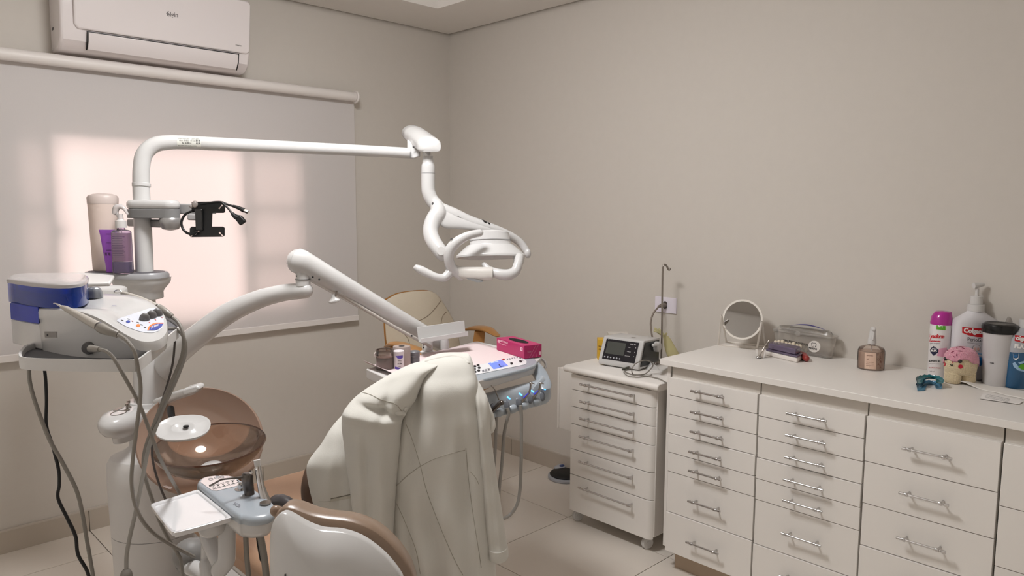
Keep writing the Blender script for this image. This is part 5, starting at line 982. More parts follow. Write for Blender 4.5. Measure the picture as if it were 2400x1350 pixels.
tr = bvh(gbx); PK = mat('pale_pink_print', (236, 190, 205), .5)
print_px('lettering', tr, PK, gbx, text='SAFE TOUCH', at=(1172, 800), ux=(3.1, 1.0), uy=(0, -5.5), bold=.04); print_px('lettering', tr, PK, gbx, text='procedimento', at=(1172, 805.5), ux=(2.6, .85), uy=(0, -3.4), bold=.03)
print_px('emblem', tr, PK, gbx, polys=[[(1167, 797), (1169.5, 795), (1169, 802), (1168, 804), (1166.5, 801)], [(1170, 796), (1172, 796), (1171.5, 802), (1169.5, 805)]])
print_px('symbol', tr, PK, gbx, polys=[[(1220, 813.5), (1225.5, 815.5), (1225, 823.5), (1219.5, 821.5)], [(1263, 824), (1268, 823.5), (1268, 831), (1263, 831.5)]]); print_px('symbol_mark', tr, MAG, gbx, polys=[[(1222, 816), (1224, 817), (1223, 820), (1222, 819.5)]], lift=.001)
print_px('lettering', tr, mat('dull_pink_print', (190, 110, 140), .5), gbx, text='SAFE', at=(1236, 827), ux=(4.4, -.5), uy=(0, -5.5), bold=.03)
for q in ([(1240, 838), (1256, 808), (1257, 808), (1241, 838)], [(1251, 808), (1257, 836), (1258, 836), (1252, 808)], [(1246, 838), (1262, 808), (1262.8, 808), (1247, 838)]): print_px('pattern_line', tr, mat('dull_pink_print', (190, 110, 140)), gbx, polys=[q])
# ------------------------------------------------------------------ office chair in the corner
oc_ = thing('office_chair', 'cream leather armchair with curved wooden arms in the room corner', 'armchair', (-.88, -.98, 0))
CRM = mat('cream_leather', (194, 183, 164), .42, noise=.03, bump=.15, scale=120); WOOD = mat('honey_wood', (172, 122, 66), .35, coat=.3, noise=.18, scale=14)
bk = [(907, 702), (930, 690), (960, 684), (995, 682), (1014, 686), (1028, 697), (1048, 727), (1064, 757), (1074, 790), (1079, 830), (1072, 880), (1040, 900), (960, 900), (922, 880), (910, 830), (904, 780), (903, 735)]
wcf = lambda x, y: 3.58+(x-900)/180*.18
b = B(); pillow(b, bk, 3.6, .035, .05, p=3, wf=wcf); cbk = b.build('backrest', CRM, oc_, smooth=70)
b = B(); wb = [((x-990)*1.025+988, (y-790)*1.02+790) for x, y in bk]; pillow(b, wb, 3.6, 0, .02, wf=lambda x, y: wcf(x, y)+.055); b.build('wood_back', WOOD, oc_, smooth=60)
tr = bvh(cbk)
for pts in ([(1033, 705), (1020, 722), (1005, 738), (985, 750), (960, 756)], [(1050, 727), (1038, 740), (1034, 755), (1033, 772)], [(945, 780), (955, 792), (960, 806)]):
    b = B(); b.tube([hit(tr, x, y, .0008) for x, y, _ in crm([(x, y, 0) for x, y in pts], 3)], .0016, 6, sub=2); b.build('seam', mat('leather_seam', (140, 126, 108), .8), cbk)
b = B(); b.box((-.27, -.27, .40), (.25, .25, .50), frame((-.93, -1.03, 0), -42)); b.build('seat', CRM, oc_, bevel=.04, seg=4)
def armr(pts, r=14): 
    b = B(); b.tube([W(x, y, w) for x, y, w in pts], [r_*3.5/FP for r_ in ([6]+[r]*(len(pts)-2)+[8])], 16, sub=6, rnd=True, flat=.42, upv=(0, 0, 1)); return b
b = armr([(905, 812, 3.62), (925, 806, 3.52), (955, 812, 3.42), (985, 826, 3.32), (1000, 850, 3.28)], 15); la = b.build('armrest', WOOD, oc_, smooth=60)
b = armr([(1088, 773, 3.82), (1115, 769, 3.76), (1142, 772, 3.66), (1165, 786, 3.58)], 15); ra = b.build('armrest', WOOD, oc_, smooth=60)
b = B(); b.prism([W(x, y, 3.72) for x, y in ((1112, 776), (1137, 777), (1134, 815), (1118, 900), (1098, 900), (1106, 815))], fw_*.03); b.build('arm_support', WOOD, oc_, bevel=.004)
b = B(); b.prism([W(x, y, 3.50) for x, y in ((912, 815), (935, 815), (938, 850), (950, 920), (930, 920), (915, 850))], fw_*.03); b.build('arm_support', WOOD, oc_, bevel=.004)
b = B(); tpx(b, [(1168, 880, 3.5, 5), (1155, 893, 3.5, 8), (1135, 905, 3.5, 9), (1105, 912, 3.52, 8), (1080, 914, 3.54, 8)], n=14); b.build('seat_rail', WOOD, oc_)
b = B(); b.cyl((-.92, -1.02, .08), (-.92, -1.02, .40), .03); b.build('gas_column', BLK, oc_)
for k in range(5):
    a = 2*PI*k/5+.9; e = V((-.92+.28*math.cos(a), -1.02+.28*math.sin(a), .075)); b = B(); b.tube([(-.92, -1.02, .11), e], [.03, .018], 12, rnd=True); lg = b.build('base_leg', WOOD, oc_)
    b = B(); b.lathe([(0, -.014), (.022, -.014), (.027, 0), (.022, .014), (0, .014)], e-V((0, 0, .048)), ax=(math.sin(a), -math.cos(a), 0), n=20); b.build('caster', BLK, lg)
# ------------------------------------------------------------------ things on the counter
KZ = .9172
def put(px, py, push=0): p = onZ(px, py, KZ)+fw_*push; return p, depth(p)/FP
# cosmetic mirror with wire stand
WW = mat('white_wire', (226, 220, 212), .35)
mw = 3.27; mk = mw/FP
mr = thing('cosmetic_mirror', 'round tilting mirror in a white wire stand at the left end of the counter', 'mirror', onZ(1735, 812, KZ))
mn = (CAM-W(1740, 748, mw)); mn.z = 0; mn = (mn.normalized()+rt_*-.22+V((0, 0, .31))).normalized()
mc = W(1740, 749, mw); mxd = (rt_-mn*rt_.dot(mn)).normalized()
b = B(); b.lathe([(0, .001), (44*mk, .001), (44*mk, -.001), (0, -.001)], mc, ax=mn, n=56, xd=mxd, sx=.97); b.build('glass', mat('mirror_silver', (172, 169, 166), .02, metal=1), mr)
b = B(); b.lathe([(43*mk, .003), (47.5*mk, .003), (47.5*mk, -.004), (0, -.005), (0, -.0015), (43*mk, -.0015)], mc, ax=mn, n=56, xd=mxd, sx=.97, cap=False); b.build('frame', WW, mr)
p = lambda x, y, w=None: onZ(x, y, KZ+.003)
b = B(); r = 2.3*mk
L0, L1 = W(1691, 739, 3.24), W(1786, 754, 3.20)
f0, f1, k0, k1 = onZ(1683, 808, KZ+.003), onZ(1774, 822, KZ+.003), onZ(1702, 801, KZ+.003), onZ(1793, 816, KZ+.003)
f1 = onZ(1774, 817, KZ+.003); k1 = onZ(1794, 812, KZ+.003)
b.tube([L0, f0], r, 10); b.tube([f0, f1], r, 10); b.tube([f1, L1], r, 10); b.tube([L1, k1], r, 10); b.tube([k1, k0], r, 10); b.tube([k0, L0], r, 10)
b.build('wire_stand', WW, mr)
for q in (L0, L1): b = B(); b.lathe([(0, -.002), (.003, -.002), (.0035, 0), (.003, .002), (0, .002)], q, ax=mxd, n=18); b.build('pivot_screw', STEEL, mr)
# translucent storage box with lid
CLP = clear('cloudy_plastic', (250, 248, 245), .16, .12, .8)
bx = thing('plastic_box', 'clear plastic lidded box with handwriting and a round sticker near the mirror', 'box', onZ(1880, 835, KZ))
A, Bb = onZ(1812, 820, KZ+.001), onZ(1945, 842, KZ+.001); u_ = (Bb-A).normalized(); v_ = V((-u_.y, u_.x, 0)); v_ = v_ if v_.dot(fw_) > 0 else -v_; Lb = (Bb-A).length; dpt_ = min(.11, abs(A.x)-.01)
def rr(z, g, lb=Lb, dd=None): 
    dd = dd or dpt_; q = []
    for (cx, cy, a0) in ((lb+g-.015, dd+g-.015, 0), (-g+.015, dd+g-.015, 90), (-g+.015, -g+.015, 180), (lb+g-.015, -g+.015, 270)):
        for k in range(5): a = math.radians(a0+k*22.5); q.append(A+u_*(cx+.015*math.cos(a))+v_*(cy+.015*math.sin(a))+V((0, 0, z)))
    return q
wA = depth(A); hb_ = (820-772)*wA/FP*1.0
b = B(); b.rings([rr(0, -.006), rr(hb_*.97, .004)], cap=False); b.rings([rr(0.0005, -.006)[:], rr(0.001, -.008)]); bxo = b.build('box_body', CLP, bx, smooth=50)
b = B(); b.rings([rr(hb_*.94, .007), rr(hb_*1.02, .008), rr(hb_*1.05, .005), rr(hb_*1.06, -.006), rr(hb_*1.20, -.012), rr(hb_*1.22, -.02), rr(hb_*1.22, -.045)]); lid_ = b.build('lid', CLP, bx, smooth=40)
b = B(); zc3 = hb_*1.26; b.tube([A+u_*(Lb*(.20+.62*t))+v_*(dpt_*.9)+V((0, 0, hb_*1.23+.012*math.sin(PI*t))) for t in (0, .25, .5, .75, 1)], [.0005, .002, .003, .002, .0005], 10); b.build('lid_handle', mat('blue_lid_line', (74, 66, 128), .4), bx)
b = B(); b.lathe([(0, .002), (.010, .002), (.012, 0), (0, 0)], A+u_*(Lb*.45)-v_*.0075+V((0, 0, hb_*.98)), ax=-v_, n=20); b.build('clip', CLP, bx)
tr = bvh(bxo)
st = print_px('sticker', tr, PAPER, bxo, polys=[ell(1908.5, 812, 14.5, 13.7, 28, .2)], cuts=2, lift=.0012)
print_px('sticker_text', tr, INK, st, text='PROLAB', at=(1896, 817), ux=(5.2, .9), uy=(0, -6.2), bold=.03, lift=.0022)
tooth = [(1902, 804), (1905, 802.5), (1908, 804), (1911, 803.2), (1914, 805.5), (1913.5, 810), (1911.5, 814), (1909.5, 811), (1907, 811), (1904.5, 813.5), (1902.5, 809)]
print_px('sticker_tooth', tr, INK, st, polys=[tooth], lift=.0022); print_px('sticker_tooth', tr, PAPER, st, polys=[[(1908+(x-1908)*.8, 808+(y-808)*.8) for x, y in tooth]], lift=.0028)
print_px('handwriting', tr, INK, bxo, text='DRA. PRISCILA CUSTODIO', at=(1836, 799), ux=(5.0, 1.0), uy=(.5, -6.5), bold=.02, lift=.0015)
# dental cast : red gum with row of teeth
dm = thing('dental_cast', 'red gum model with a row of cream teeth in front of the plastic box', 'dental model', onZ(1880, 842, KZ))
pa, pb = onZ(1816, 838, KZ)+fw_*.0, onZ(1893, 843, KZ)
b = B(); path = [onZ(x, y, KZ+.014) for x, y in ((1822, 822), (1840, 826), (1862, 830), (1882, 834), (1890, 840))]; b.tube(path, [.010, .014, .015, .016, .013], 16, rnd=True, flat=1.0); b.build('gum', mat('gum_red', (150, 52, 48), .35, coat=.3, noise=.06), dm, smooth=70)
TH = mat('tooth_cream', (226, 214, 192), .35, coat=.3, noise=.03)
for i, (x, y) in enumerate(((1818, 801), (1826, 800), (1834, 800), (1842, 804), (1851, 806), (1860, 805), (1868, 809), (1877, 808), (1885, 811), (1889, 816))):
    c = W(x, y+3, depth(onZ(x, 832, KZ))+.012); b = B(); b.ball(c, (.0105, .0095, .0125), n=14); b.build('tooth', TH, dm)
# purple lidded case with white base
pcs = thing('purple_case', 'low case with translucent purple lid and white base in front of the tooth model', 'case', onZ(1840, 845, KZ))
a0, a1 = onZ(1793, 833, KZ), onZ(1868, 851, KZ); uu = (a1-a0); a2_ = onZ(1882, 843, KZ)-a1; a3 = a0+a2_
z1 = spx(16, depth(a1))
b = B(); b.prism([q+V((0, 0, z1*.75)) for q in (a0, a1, a1+a2_, a3)], (0, 0, -z1*.75)); b.build('base', mat('case_white', (226, 220, 214), .4), pcs, bevel=.006, seg=3)
b = B(); b.prism([q+(q-(a0+a1+a2_+a3)/3.0*0-q)*0+V((0, 0, z1*.75+spx(5, 3.1))) for q in (a0, a1, a1+a2_, a3)], (0, 0, -spx(5, 3.1))); b.build('lid_rim', clear('purple_clear', (158, 142, 172), .35, .08), pcs, bevel=.003)
cc4 = (a0+a1+a1+a2_+a3)/4; b = B(); b.prism([cc4+(q-cc4)*.86+V((0, 0, z1*.75+spx(19, 3.1))) for q in (a0, a1, a1+a2_, a3)], (0, 0, -spx(14, 3.1))); b.build('lid', clear('purple_clear', (128, 104, 150)), pcs, bevel=.004)
random.seed(3)
for i in range(8):
    t = (i+.5)/8; b = B(); q = cc4+(a0-cc4)*.0+uu*(t-.5)*.75+a2_*random.uniform(-.2, .2)+V((0, 0, z1*.75+.006)); b.box((-.006, -.004, 0), (.005, .004, random.uniform(.008, .014)), frame(q, random.uniform(0, 80))); b.build('content_piece', mat('case_content', (88, 70, 100), .5, noise=.1), pcs, smooth=None)
# little cup with mixing stick
q0, k = put(1783, 838)
cup = thing('plastic_cup', 'tiny clear cup beside the purple case holding a steel stick', 'cup', q0)
b = B(); b.lathe([(0, 0), (9*k, 0), (12.5*k, 21*k), (13.2*k, 21*k), (9.6*k, -.0), (0, 0)][:4], q0, n=28, cap=False); b.build('cup_wall', clear('thin_clear', (238, 234, 230), .16, .08), cup)
stk = thing('mixing_stick', 'steel instrument with round head leaning in the tiny cup', 'dental instrument', q0)
b = B(); b.tube([q0+rt_*(-6*k)-fw_*.012+V((0, 0, 4*k)), q0+rt_*(5*k)+V((0, 0, 20*k)), q0+rt_*(17*k)+V((0, 0, 40*k))], [1.6*k, 1.6*k, 1.8*k], 10, rnd=True); b.build('handle', STEEL, stk)
b = B(); b.ball(q0+rt_*(-7*k)-fw_*.014+V((0, 0, 3*k)), (9*k, 6*k, 3*k)); b.build('head', CHROME, stk)
# pump bottle with peach liquid
q0, k = put(2046, 866); q0 = q0+fw_*.02; k = depth(q0)/FP
bt = thing('pump_bottle', 'clear bottle of peach liquid with white spray head alone on the counter', 'bottle', q0)
b = B(); b.lathe([(0, 0), (28*k, 0), (29.5*k, 2*k), (29.5*k, 38*k), (29*k, 44*k), (26*k, 50*k), (17*k, 54*k), (7*k, 56*k), (6*k, 60*k)], q0, n=44, cap=False); bo2 = b.build('bottle_body', clear('bottle_clear', (248, 240, 234), .06, .04), bt)
b = B(); b.lathe([(0, 3*k), (27*k, 3*k), (27.8*k, 5*k), (27.8*k, 42*k), (0, 42.5*k)], q0, n=40); b.build('liquid', mat('peach_liquid', (222, 192, 172), .2, alpha=.72, coat=.2), bt)
b = B(); b.cyl(q0+V((0, 0, 58*k)), q0+V((0, 0, 70*k)), 9.5*k, 9*k); b.build('collar', WPM, bt, bevel=.0008)
b = B(); b.tube([q0+V((0, 0, 70*k)), q0+V((0, 0, 82*k)), q0+rt_*(1*k)+V((0, 0, 92*k)), q0+rt_*(0*k)-fw_*6*k+V((0, 0, 94*k))], [8.5*k, 7*k, 6.5*k, 5*k], 16, rnd=True); b.tube([q0-rt_*0+V((0, 0, 84*k))-fw_*5*k, q0-fw_*9*k-rt_*3*k+V((0, 0, 70*k))], [3*k, 2*k], 10, rnd=True); b.build('spray_head', WPM, bt)
b = B(); b.cyl(q0+V((0, 0, 6*k)), q0+V((0, 0, 58*k)), 1.1*k); b.build('dip_tube', WPM, bt)
tr = bvh(bo2); PE = mat('peach_label', (220, 190, 170), .6)
lb2 = print_px('label', tr, PE, bo2, polys=[[(2027, 826), (2053, 828), (2053, 866), (2026, 864)]], cuts=4, lift=.0008)
BR = mat('rust_print', (120, 70, 60), .6)
print_px('label_text', tr, BR, lb2, text='sabonete', at=(2031, 834), ux=(4.2, .3), uy=(0, -4.2), lift=.0014); print_px('label_text', tr, BR, lb2, text='oil', at=(2031, 843), ux=(5, .3), uy=(0, -5), lift=.0014)
for y in (849, 853, 857): print_px('label_text', tr, BR, lb2, text='liquido perfumado', at=(2030, y), ux=(2.4, .15), uy=(0, -2.6), lift=.0014)
for i, s_ in enumerate('FLORAL'): print_px('floral_print', tr, BR, bo2, text=s_, at=(2056+(i % 2)*6, 834+i*5.6), ux=(7, .4), uy=(0, -8), lift=.0010)
# spray can
q0, k = put(2201, 882); q0 = q0+fw_*.01; k = depth(q0)/FP
cn_ = thing('aerosol_can', 'white disinfectant spray can with magenta cap beside the crochet tooth', 'spray can', q0)
b = B(); b.lathe([(0, 0), (21.5*k, 0), (22.5*k, 2*k), (22.5*k, 122*k), (20*k, 127*k), (0, 127*k)], q0, n=44); can = b.build('can_body', mat('can_white', (222, 218, 218), .25, coat=.3), cn_)
b = B(); R = []
for z, r, tl in ((122, 22.6, 0), (126, 22.8, 0), (140, 21.5, 0), (150, 17.5, 0), (152, 16, 0)):
    R.append([q0+rt_*((r*math.cos(a)+(22.8-r)*.55)*k)+fw_*(r*math.sin(a)*k)+V((0, 0, z*k)) for a in [2*PI*i/36 for i in range(36)]])
b.rings(R); b.build('cap', mat('magenta_cap', (172, 30, 140), .25, coat=.4), cn_, smooth=50)
tr = bvh(can); RD = mat('red_print', (196, 28, 44), .5); NV = mat('navy_print', (30, 32, 62), .5); GRN = mat('green_print', (92, 170, 44), .5)
print_px('green_flag', tr, GRN, can, polys=[[(2195, 757), (2216, 757.5), (2216, 774), (2205, 773), (2195, 772)]], cuts=3); print_px('flag_text', tr, WINK, can, text='Nº1', at=(2198.5, 767), ux=(7, .2), uy=(0, -7.5), bold=.04, lift=.0012)
print_px('lettering', tr, RD, can, text='Lysoform', at=(2176, 792), ux=(9.6, .2), uy=(.4, -13), bold=.05, shear=.25); print_px('lettering', tr, RD, can, text='Desinfetante', at=(2177.5, 801), ux=(5.2, .15), uy=(.2, -6.3), bold=.03)
print_px('lettering', tr, NV, can, text='para uso geral', at=(2180, 805.5), ux=(3.9, .1), uy=(0, -4))
print_px('shield', tr, NV, can, polys=[[(2182, 816), (2188, 811), (2195, 816), (2200, 820), (2199, 826), (2188.5, 834), (2181, 826), (2180, 820)]], cuts=2); print_px('shield_text', tr, WINK, can, text='99.9%', at=(2182, 824), ux=(5.8, .1), uy=(0, -6.5), bold=.05, lift=.0012); print_px('shield_text', tr, WINK, can, text='MATA', at=(2185, 818), ux=(3, .1), uy=(0, -3.6), bold=.02, lift=.0012)
print_px('pink_band', tr, mat('pale_pink_band', (220, 160, 185), .5), can, polys=[[(2201, 817), (2219, 815), (2218, 838), (2196, 834)]], cuts=4)
print_px('lettering', tr, INK, can, text='SUPERFICIES', at=(2177, 848), ux=(5, .1), uy=(0, -6), bold=.03); print_px('lettering', tr, GP, can, text='mata germes e bacterias', at=(2177, 853), ux=(3, .1), uy=(0, -3)); print_px('lettering', tr, RD, can, text='FLOR DE MAÇA', at=(2177, 863), ux=(4, .1), uy=(0, -4)); print_px('lettering', tr, GP, can, text='360 ml', at=(2179, 872), ux=(4, .1), uy=(0, -4.5))
# crochet tooth
q0, k = put(2241, 894); q0 = q0-fw_*.02; k = depth(q0)/FP
tt_ = thing('crochet_tooth', 'cream crochet tooth doll with pink cap, black eyes and red cheeks', 'plush toy', q0)
CRO = mat('cream_yarn', (226, 208, 172), .9, sheen=.3, noise=.05); PNK = mat('pink_yarn', (224, 158, 176), .9, sheen=.3, noise=.05)
for M_ in (CRO, PNK):
    nt = M_.node_tree; bs_ = nt.nodes['Principled BSDF']; tc = nt.nodes.new('ShaderNodeTexCoord'); mp = nt.nodes.new('ShaderNodeMapping'); mp.inputs['Scale'].default_value = (1, 1, 1); vo = nt.nodes.new('ShaderNodeTexVoronoi'); vo.inputs['Scale'].default_value = 260; vo.inputs['Randomness'].default_value = .35
    bp = nt.nodes.new('ShaderNodeBump'); bp.inputs['Strength'].default_value = .9; bp.inputs['Distance'].default_value = .003; bp.invert = True
    nt.links.new(tc.outputs['Object'], mp.inputs[0]); nt.links.new(mp.outputs[0], vo.inputs['Vector']); nt.links.new(vo.outputs['Distance'], bp.inputs['Height']); nt.links.new(bp.outputs['Normal'], bs_.inputs['Normal'])
b = B(); R = []
for z, rx, ry in ((22, 32, 21), (28, 35, 24), (38, 36.5, 26), (50, 36.5, 27), (62, 35, 26), (72, 30, 23), (79, 22, 17), (83, 11, 9), (84.5, 2, 2)):
    R.append([q0+rt_*(rx*math.cos(a)*k)+fw_*(ry*math.sin(a)*k)+V((0, 0, z*k)) for a in [2*PI*i/48 for i in range(48)]])
b.rings(R); hd = b.build('head', CRO, tt_, smooth=80)
for s_ in (-1, 1):
    b = B(); b.rings([[q0+rt_*((s_*17+r*math.cos(a))*k)+fw_*(r*1.1*math.sin(a)*k)+V((0, 0, z*k)) for a in [2*PI*i/32 for i in range(32)]] for z, r in ((0, 13), (2, 16.5), (10, 17.5), (20, 17.5), (30, 17), (38, 12))]); b.build('leg', CRO, tt_, smooth=80)
HP = ((22, 32, 21), (28, 35, 24), (38, 36.5, 26), (50, 36.5, 27), (62, 35, 26), (72, 30, 23), (79, 22, 17), (83, 11, 9), (84.5, 2, 2), (88, .3, .3))
def hprof(z):
    z = z-1.6
    for (z0, a0_, b0_), (z1_, a1_, b1_) in zip(HP, HP[1:]):
        if z <= z1_: t = max(0, (z-z0)/(z1_-z0)); return a0_+(a1_-a0_)*t+1.8, b0_+(b1_-b0_)*t+1.8
    return .3, .3
b = B(); R = []
for i in range(16):
    t = (i/15)**.8; row = []
    for j in range(60):
        a = 2*PI*j/60; front = -math.sin(a)
        zb_ = 59+2.5*math.sin(6*a)-17*max(0, math.cos(a))-4*max(0, -math.cos(a))-(8 if front < -.2 else 0); z = zb_+(85.5-zb_)*t
        rx, ry = hprof(z)
        row.append(q0+rt_*(rx*math.cos(a)*k)+fw_*(ry*math.sin(a)*k)+V((0, 0, z*k)))
    R.append(row)
b.rings(R, cap=False); cap_ = b.build('cap', PNK, tt_, smooth=80, solid=.002)
tr = bvh(hd); trc = bvh(cap_)
for (x, y) in ((2217, 841), (2250, 846.5)):
    l = hit(tr, x, y, .001); b = B(); b.ball(l, 4.6*k, n=16); b.build('eye', BLKG, tt_)
for (x, y, r_) in ((2213, 853.5, 4), (2251, 859, 5.4)): print_px('cheek', tr, mat('cheek_red', (190, 40, 60), .9), tt_, polys=[ell(x, y, r_, 5)], cuts=2, lift=.0012)
b = B(); b.tube([hit(tr, x, y, .0012) for x, y in ((2228, 853), (2229, 856), (2231, 857), (2233.5, 854.5))], .8*k, 8); b.build('mouth', BLK, tt_)
for x, y, a, c in ((2234, 811, .3, 1), (2231, 818, .6, 0), (2249, 809, .1, 0), (2258, 817, .4, 1), (2243, 820, .2, 0), (2233, 825, -.5, 1), (2221, 825, -.6, 0), (2219, 819, .9, 1), (2251, 823, .1, 1), (2265, 829, .7, 0), (2241, 813, .9, 1), (2228, 832, .5, 0)):
    l0, l1 = hit(trc, x-3*math.cos(a), y+3*math.sin(a)*-1, .0012), hit(trc, x+3*math.cos(a), y+3*math.sin(a), .0012); b = B(); b.tube([l0, l1], .9*k, 8, rnd=True); b.build('sprinkle', mat('sprinkle_wine', (140, 50, 80), .8) if c else mat('sprinkle_pink', (235, 190, 200), .8), tt_)
# big mouthwash pump bottle
q0, k = put(2293, 893); q0 = q0+fw_*.045; k = depth(q0)/FP
mb = thing('mouthwash_bottle', 'large white pump bottle with red banner label behind the crochet tooth', 'bottle', q0)
def oval(z, hw, hd_, o=q0, k=k, pw=.7): return [o+rt_*(hw*k*math.copysign(abs(math.cos(a))**pw, math.cos(a)))+fw_*(hd_*k*math.copysign(abs(math.sin(a))**pw, math.sin(a)))+V((0, 0, z*k)) for a in [2*PI*(i+.5)/44 for i in range(44)]]
MWH = mat('mouthwash_white', (216, 214, 218), .25, coat=.35, noise=.01)
b = B(); b.rings([oval(0, 45, 22), oval(3, 48, 25), oval(60, 50, 25), oval(130, 50, 25), oval(138, 49, 24), oval(146, 36, 22, pw=.85), oval(156, 21, 17, pw=.95), oval(160, 17, 15, pw=1)]); mbo = b.build('bottle_body', MWH, mb, smooth=40)
b = B(); b.cyl(q0+V((0, 0, 159*k)), q0+V((0, 0, 175*k)), 18*k, 17*k); b.cyl(q0+V((0, 0, 175*k)), q0+V((0, 0, 194*k)), 13*k, 12.5*k); b.build('pump_collar', WPM, mb, bevel=.0008)
b = B(); b.cyl(q0+V((0, 0, 194*k)), q0+V((0, 0, 212*k)), 4*k); b.tube([q0-rt_*9*k+V((0, 0, 218*k)), q0+V((0, 0, 219*k)), q0+rt_*14*k+V((0, 0, 221*k))], [7*k, 6*k, 4*k], 14, rnd=False); b.build('pump_head', WPM, mb)
tr = bvh(mbo); RB = mat('banner_red', (196, 22, 34), .35)
bn = print_px('banner', tr, RB, mbo, polys=[[(2255, 766), (2275, 768), (2300, 770), (2335, 773), (2335, 790), (2310, 791), (2290, 790), (2270, 786), (2255, 780)]], cuts=3); print_px('banner_text', tr, WINK, bn, text='Colgate', at=(2258.5, 778.5), ux=(15, 1.4), uy=(1, -14.5), bold=.05, lift=.0014)
print_px('lettering', tr, INK, mbo, text='PerioGard', at=(2267, 799), ux=(11.3, .9), uy=(0, -13)); print_px('lettering', tr, INK, mbo, text='GLUCONATO DE CLOREXIDINA', at=(2267, 804), ux=(2.8, .25), uy=(0, -3))
print_px('seal_ring', tr, DG, mbo, polys=[ell(2288.5, 815.5, 9.6, 7.8)], cuts=1); print_px('seal_face', tr, mat('seal_pale', (214, 206, 208), .5), mbo, polys=[ell(2288.5, 815.5, 8.8, 7)], cuts=1, lift=.0010); print_px('seal_tooth', tr, mat('seal_peach', (222, 180, 168), .5), mbo, polys=[ell(2285, 818, 3, 3.5), ell(2292, 818, 3, 3.5)], lift=.0014)
BL = mat('print_blue', (40, 120, 190), .4); BL2 = mat('print_blue_light', (110, 160, 205), .4)
print_px('blue_bars', tr, BL2, mbo, polys=[[(2281, 827+i*0), (2303, 829), (2303, 831), (2281, 829)] , [(2281, 833), (2304, 836), (2304, 838), (2281, 835)]], cuts=1)
print_px('blue_banner', tr, BL, mbo, polys=[[(2282, 837), (2300, 838), (2307, 845), (2304, 852), (2298, 858), (2282, 856)]], cuts=2)
print_px('lettering', tr, INK, mbo, text='Uso profissional', at=(2272, 866), ux=(3, .2), uy=(0, -3.4)); print_px('lettering', tr, INK, mbo, text='2 Litros', at=(2272, 870), ux=(2.8, .2), uy=(0, -3.2))
# frosted shaker with black lid
q0, k = put(2340, 904); q0 = q0+fw_*.015; k = depth(q0)/FP
sk = thing('shaker_jar', 'frosted tumbler with glossy black lid in front of the big pump bottle', 'shaker', q0)
b = B(); b.lathe([(0, 0), (25*k, 0), (26.5*k, 2*k), (30.5*k, 62*k), (30.3*k, 64*k), (30.8*k, 66*k), (33*k, 118*k), (33.5*k, 126*k), (0, 126*k)], q0, n=48); sko = b.build('tumbler_body', mat('frosted_grey', (206, 203, 203), .38, alpha=.93, noise=.01), sk)
b = B(); b.lathe([(0, 124*k), (35.5*k, 124*k), (36.5*k, 127*k), (37*k, 137*k), (35*k, 143*k), (31*k, 145.5*k), (29*k, 144.5*k), (0, 144.5*k)], q0, n=48); b.build('lid', mat('lid_black', (12, 12, 13), .22, noise=.05), sk)
tr = bvh(sko); print_px('lettering', tr, INK, sko, text='TRIM', at=(2320, 852), ux=(4.2, .6), uy=(0, -4.6), bold=.04)
# blue mouthwash bottle cut by the frame
q0, k = put(2408, 912); q0 = q0+fw_*.03; k = depth(q0)/FP
pb_ = thing('blue_mouthwash_bottle', 'blue and silver mouthwash bottle cut off by the right edge of the picture', 'bottle', q0)
PLB = mat('plax_blue', (36, 88, 128), .2, coat=.4, noise=.05); PLS = mat('plax_silver', (176, 178, 184), .25, coat=.3, noise=.02)
b = B(); b.rings([oval(0, 38, 20, q0, k), oval(4, 41, 22, q0, k), oval(50, 42, 22, q0, k), oval(85, 42, 22, q0, k)]); b.build('lower_body', PLB, pb_, smooth=40)
b = B(); b.rings([oval(85.2, 42, 22, q0, k), oval(120, 41, 22, q0, k), oval(128, 36, 20, q0, k), oval(140, 18, 14, q0, k)]); up_ = b.build('upper_body', PLS, pb_, smooth=40)
b = B(); b.cyl(q0+V((0, 0, 140*k)), q0+V((0, 0, 160*k)), 15*k); b.build('screw_cap', WPM, pb_)
tr = bvh(up_); tl = bvh([o for o in pb_.children if o.name.startswith('lower_body')][0])
print_px('banner', tr, RB, up_, polys=[[(2379, 785), (2400, 788), (2425, 790), (2425, 806), (2400, 804), (2378, 799)]], cuts=2); print_px('banner_text', tr, WINK, up_, text='olgate', at=(2381, 796), ux=(14, 1.4), uy=(1, -13), bold=.05, lift=.0014)
print_px('lettering', tr, WINK, up_, text='PLAX', at=(2377, 815), ux=(13, 1.2), uy=(1, -13), bold=.05); print_px('lettering', tl, WINK, pb_, text='SOFT MINT', at=(2372, 824), ux=(6.6, .5), uy=(.4, -6.5), bold=.04, lift=.0012)
print_px('shield', tl, WINK, pb_, polys=[[(2374, 829), (2381, 826), (2388, 829), (2387, 839), (2381, 845), (2375, 840)]]); print_px('shield_text', tl, BL, pb_, text='99%', at=(2375.5, 837), ux=(5.6, .4), uy=(0, -6.5), bold=.03, lift=.0014)
print_px('wave_print', tl, mat('wave_pale', (160, 195, 225), .3), pb_, polys=[[(2373, 852), (2378, 848), (2390, 862), (2402, 868), (2402, 872), (2386, 868), (2376, 860)], [(2386, 850), (2402, 845), (2402, 850), (2390, 854)]], cuts=2); print_px('mint_leaf', tl, GRN, pb_, polys=[[(2386, 860), (2392, 854), (2402, 853), (2402, 866), (2394, 866)]], cuts=1, lift=.0010)
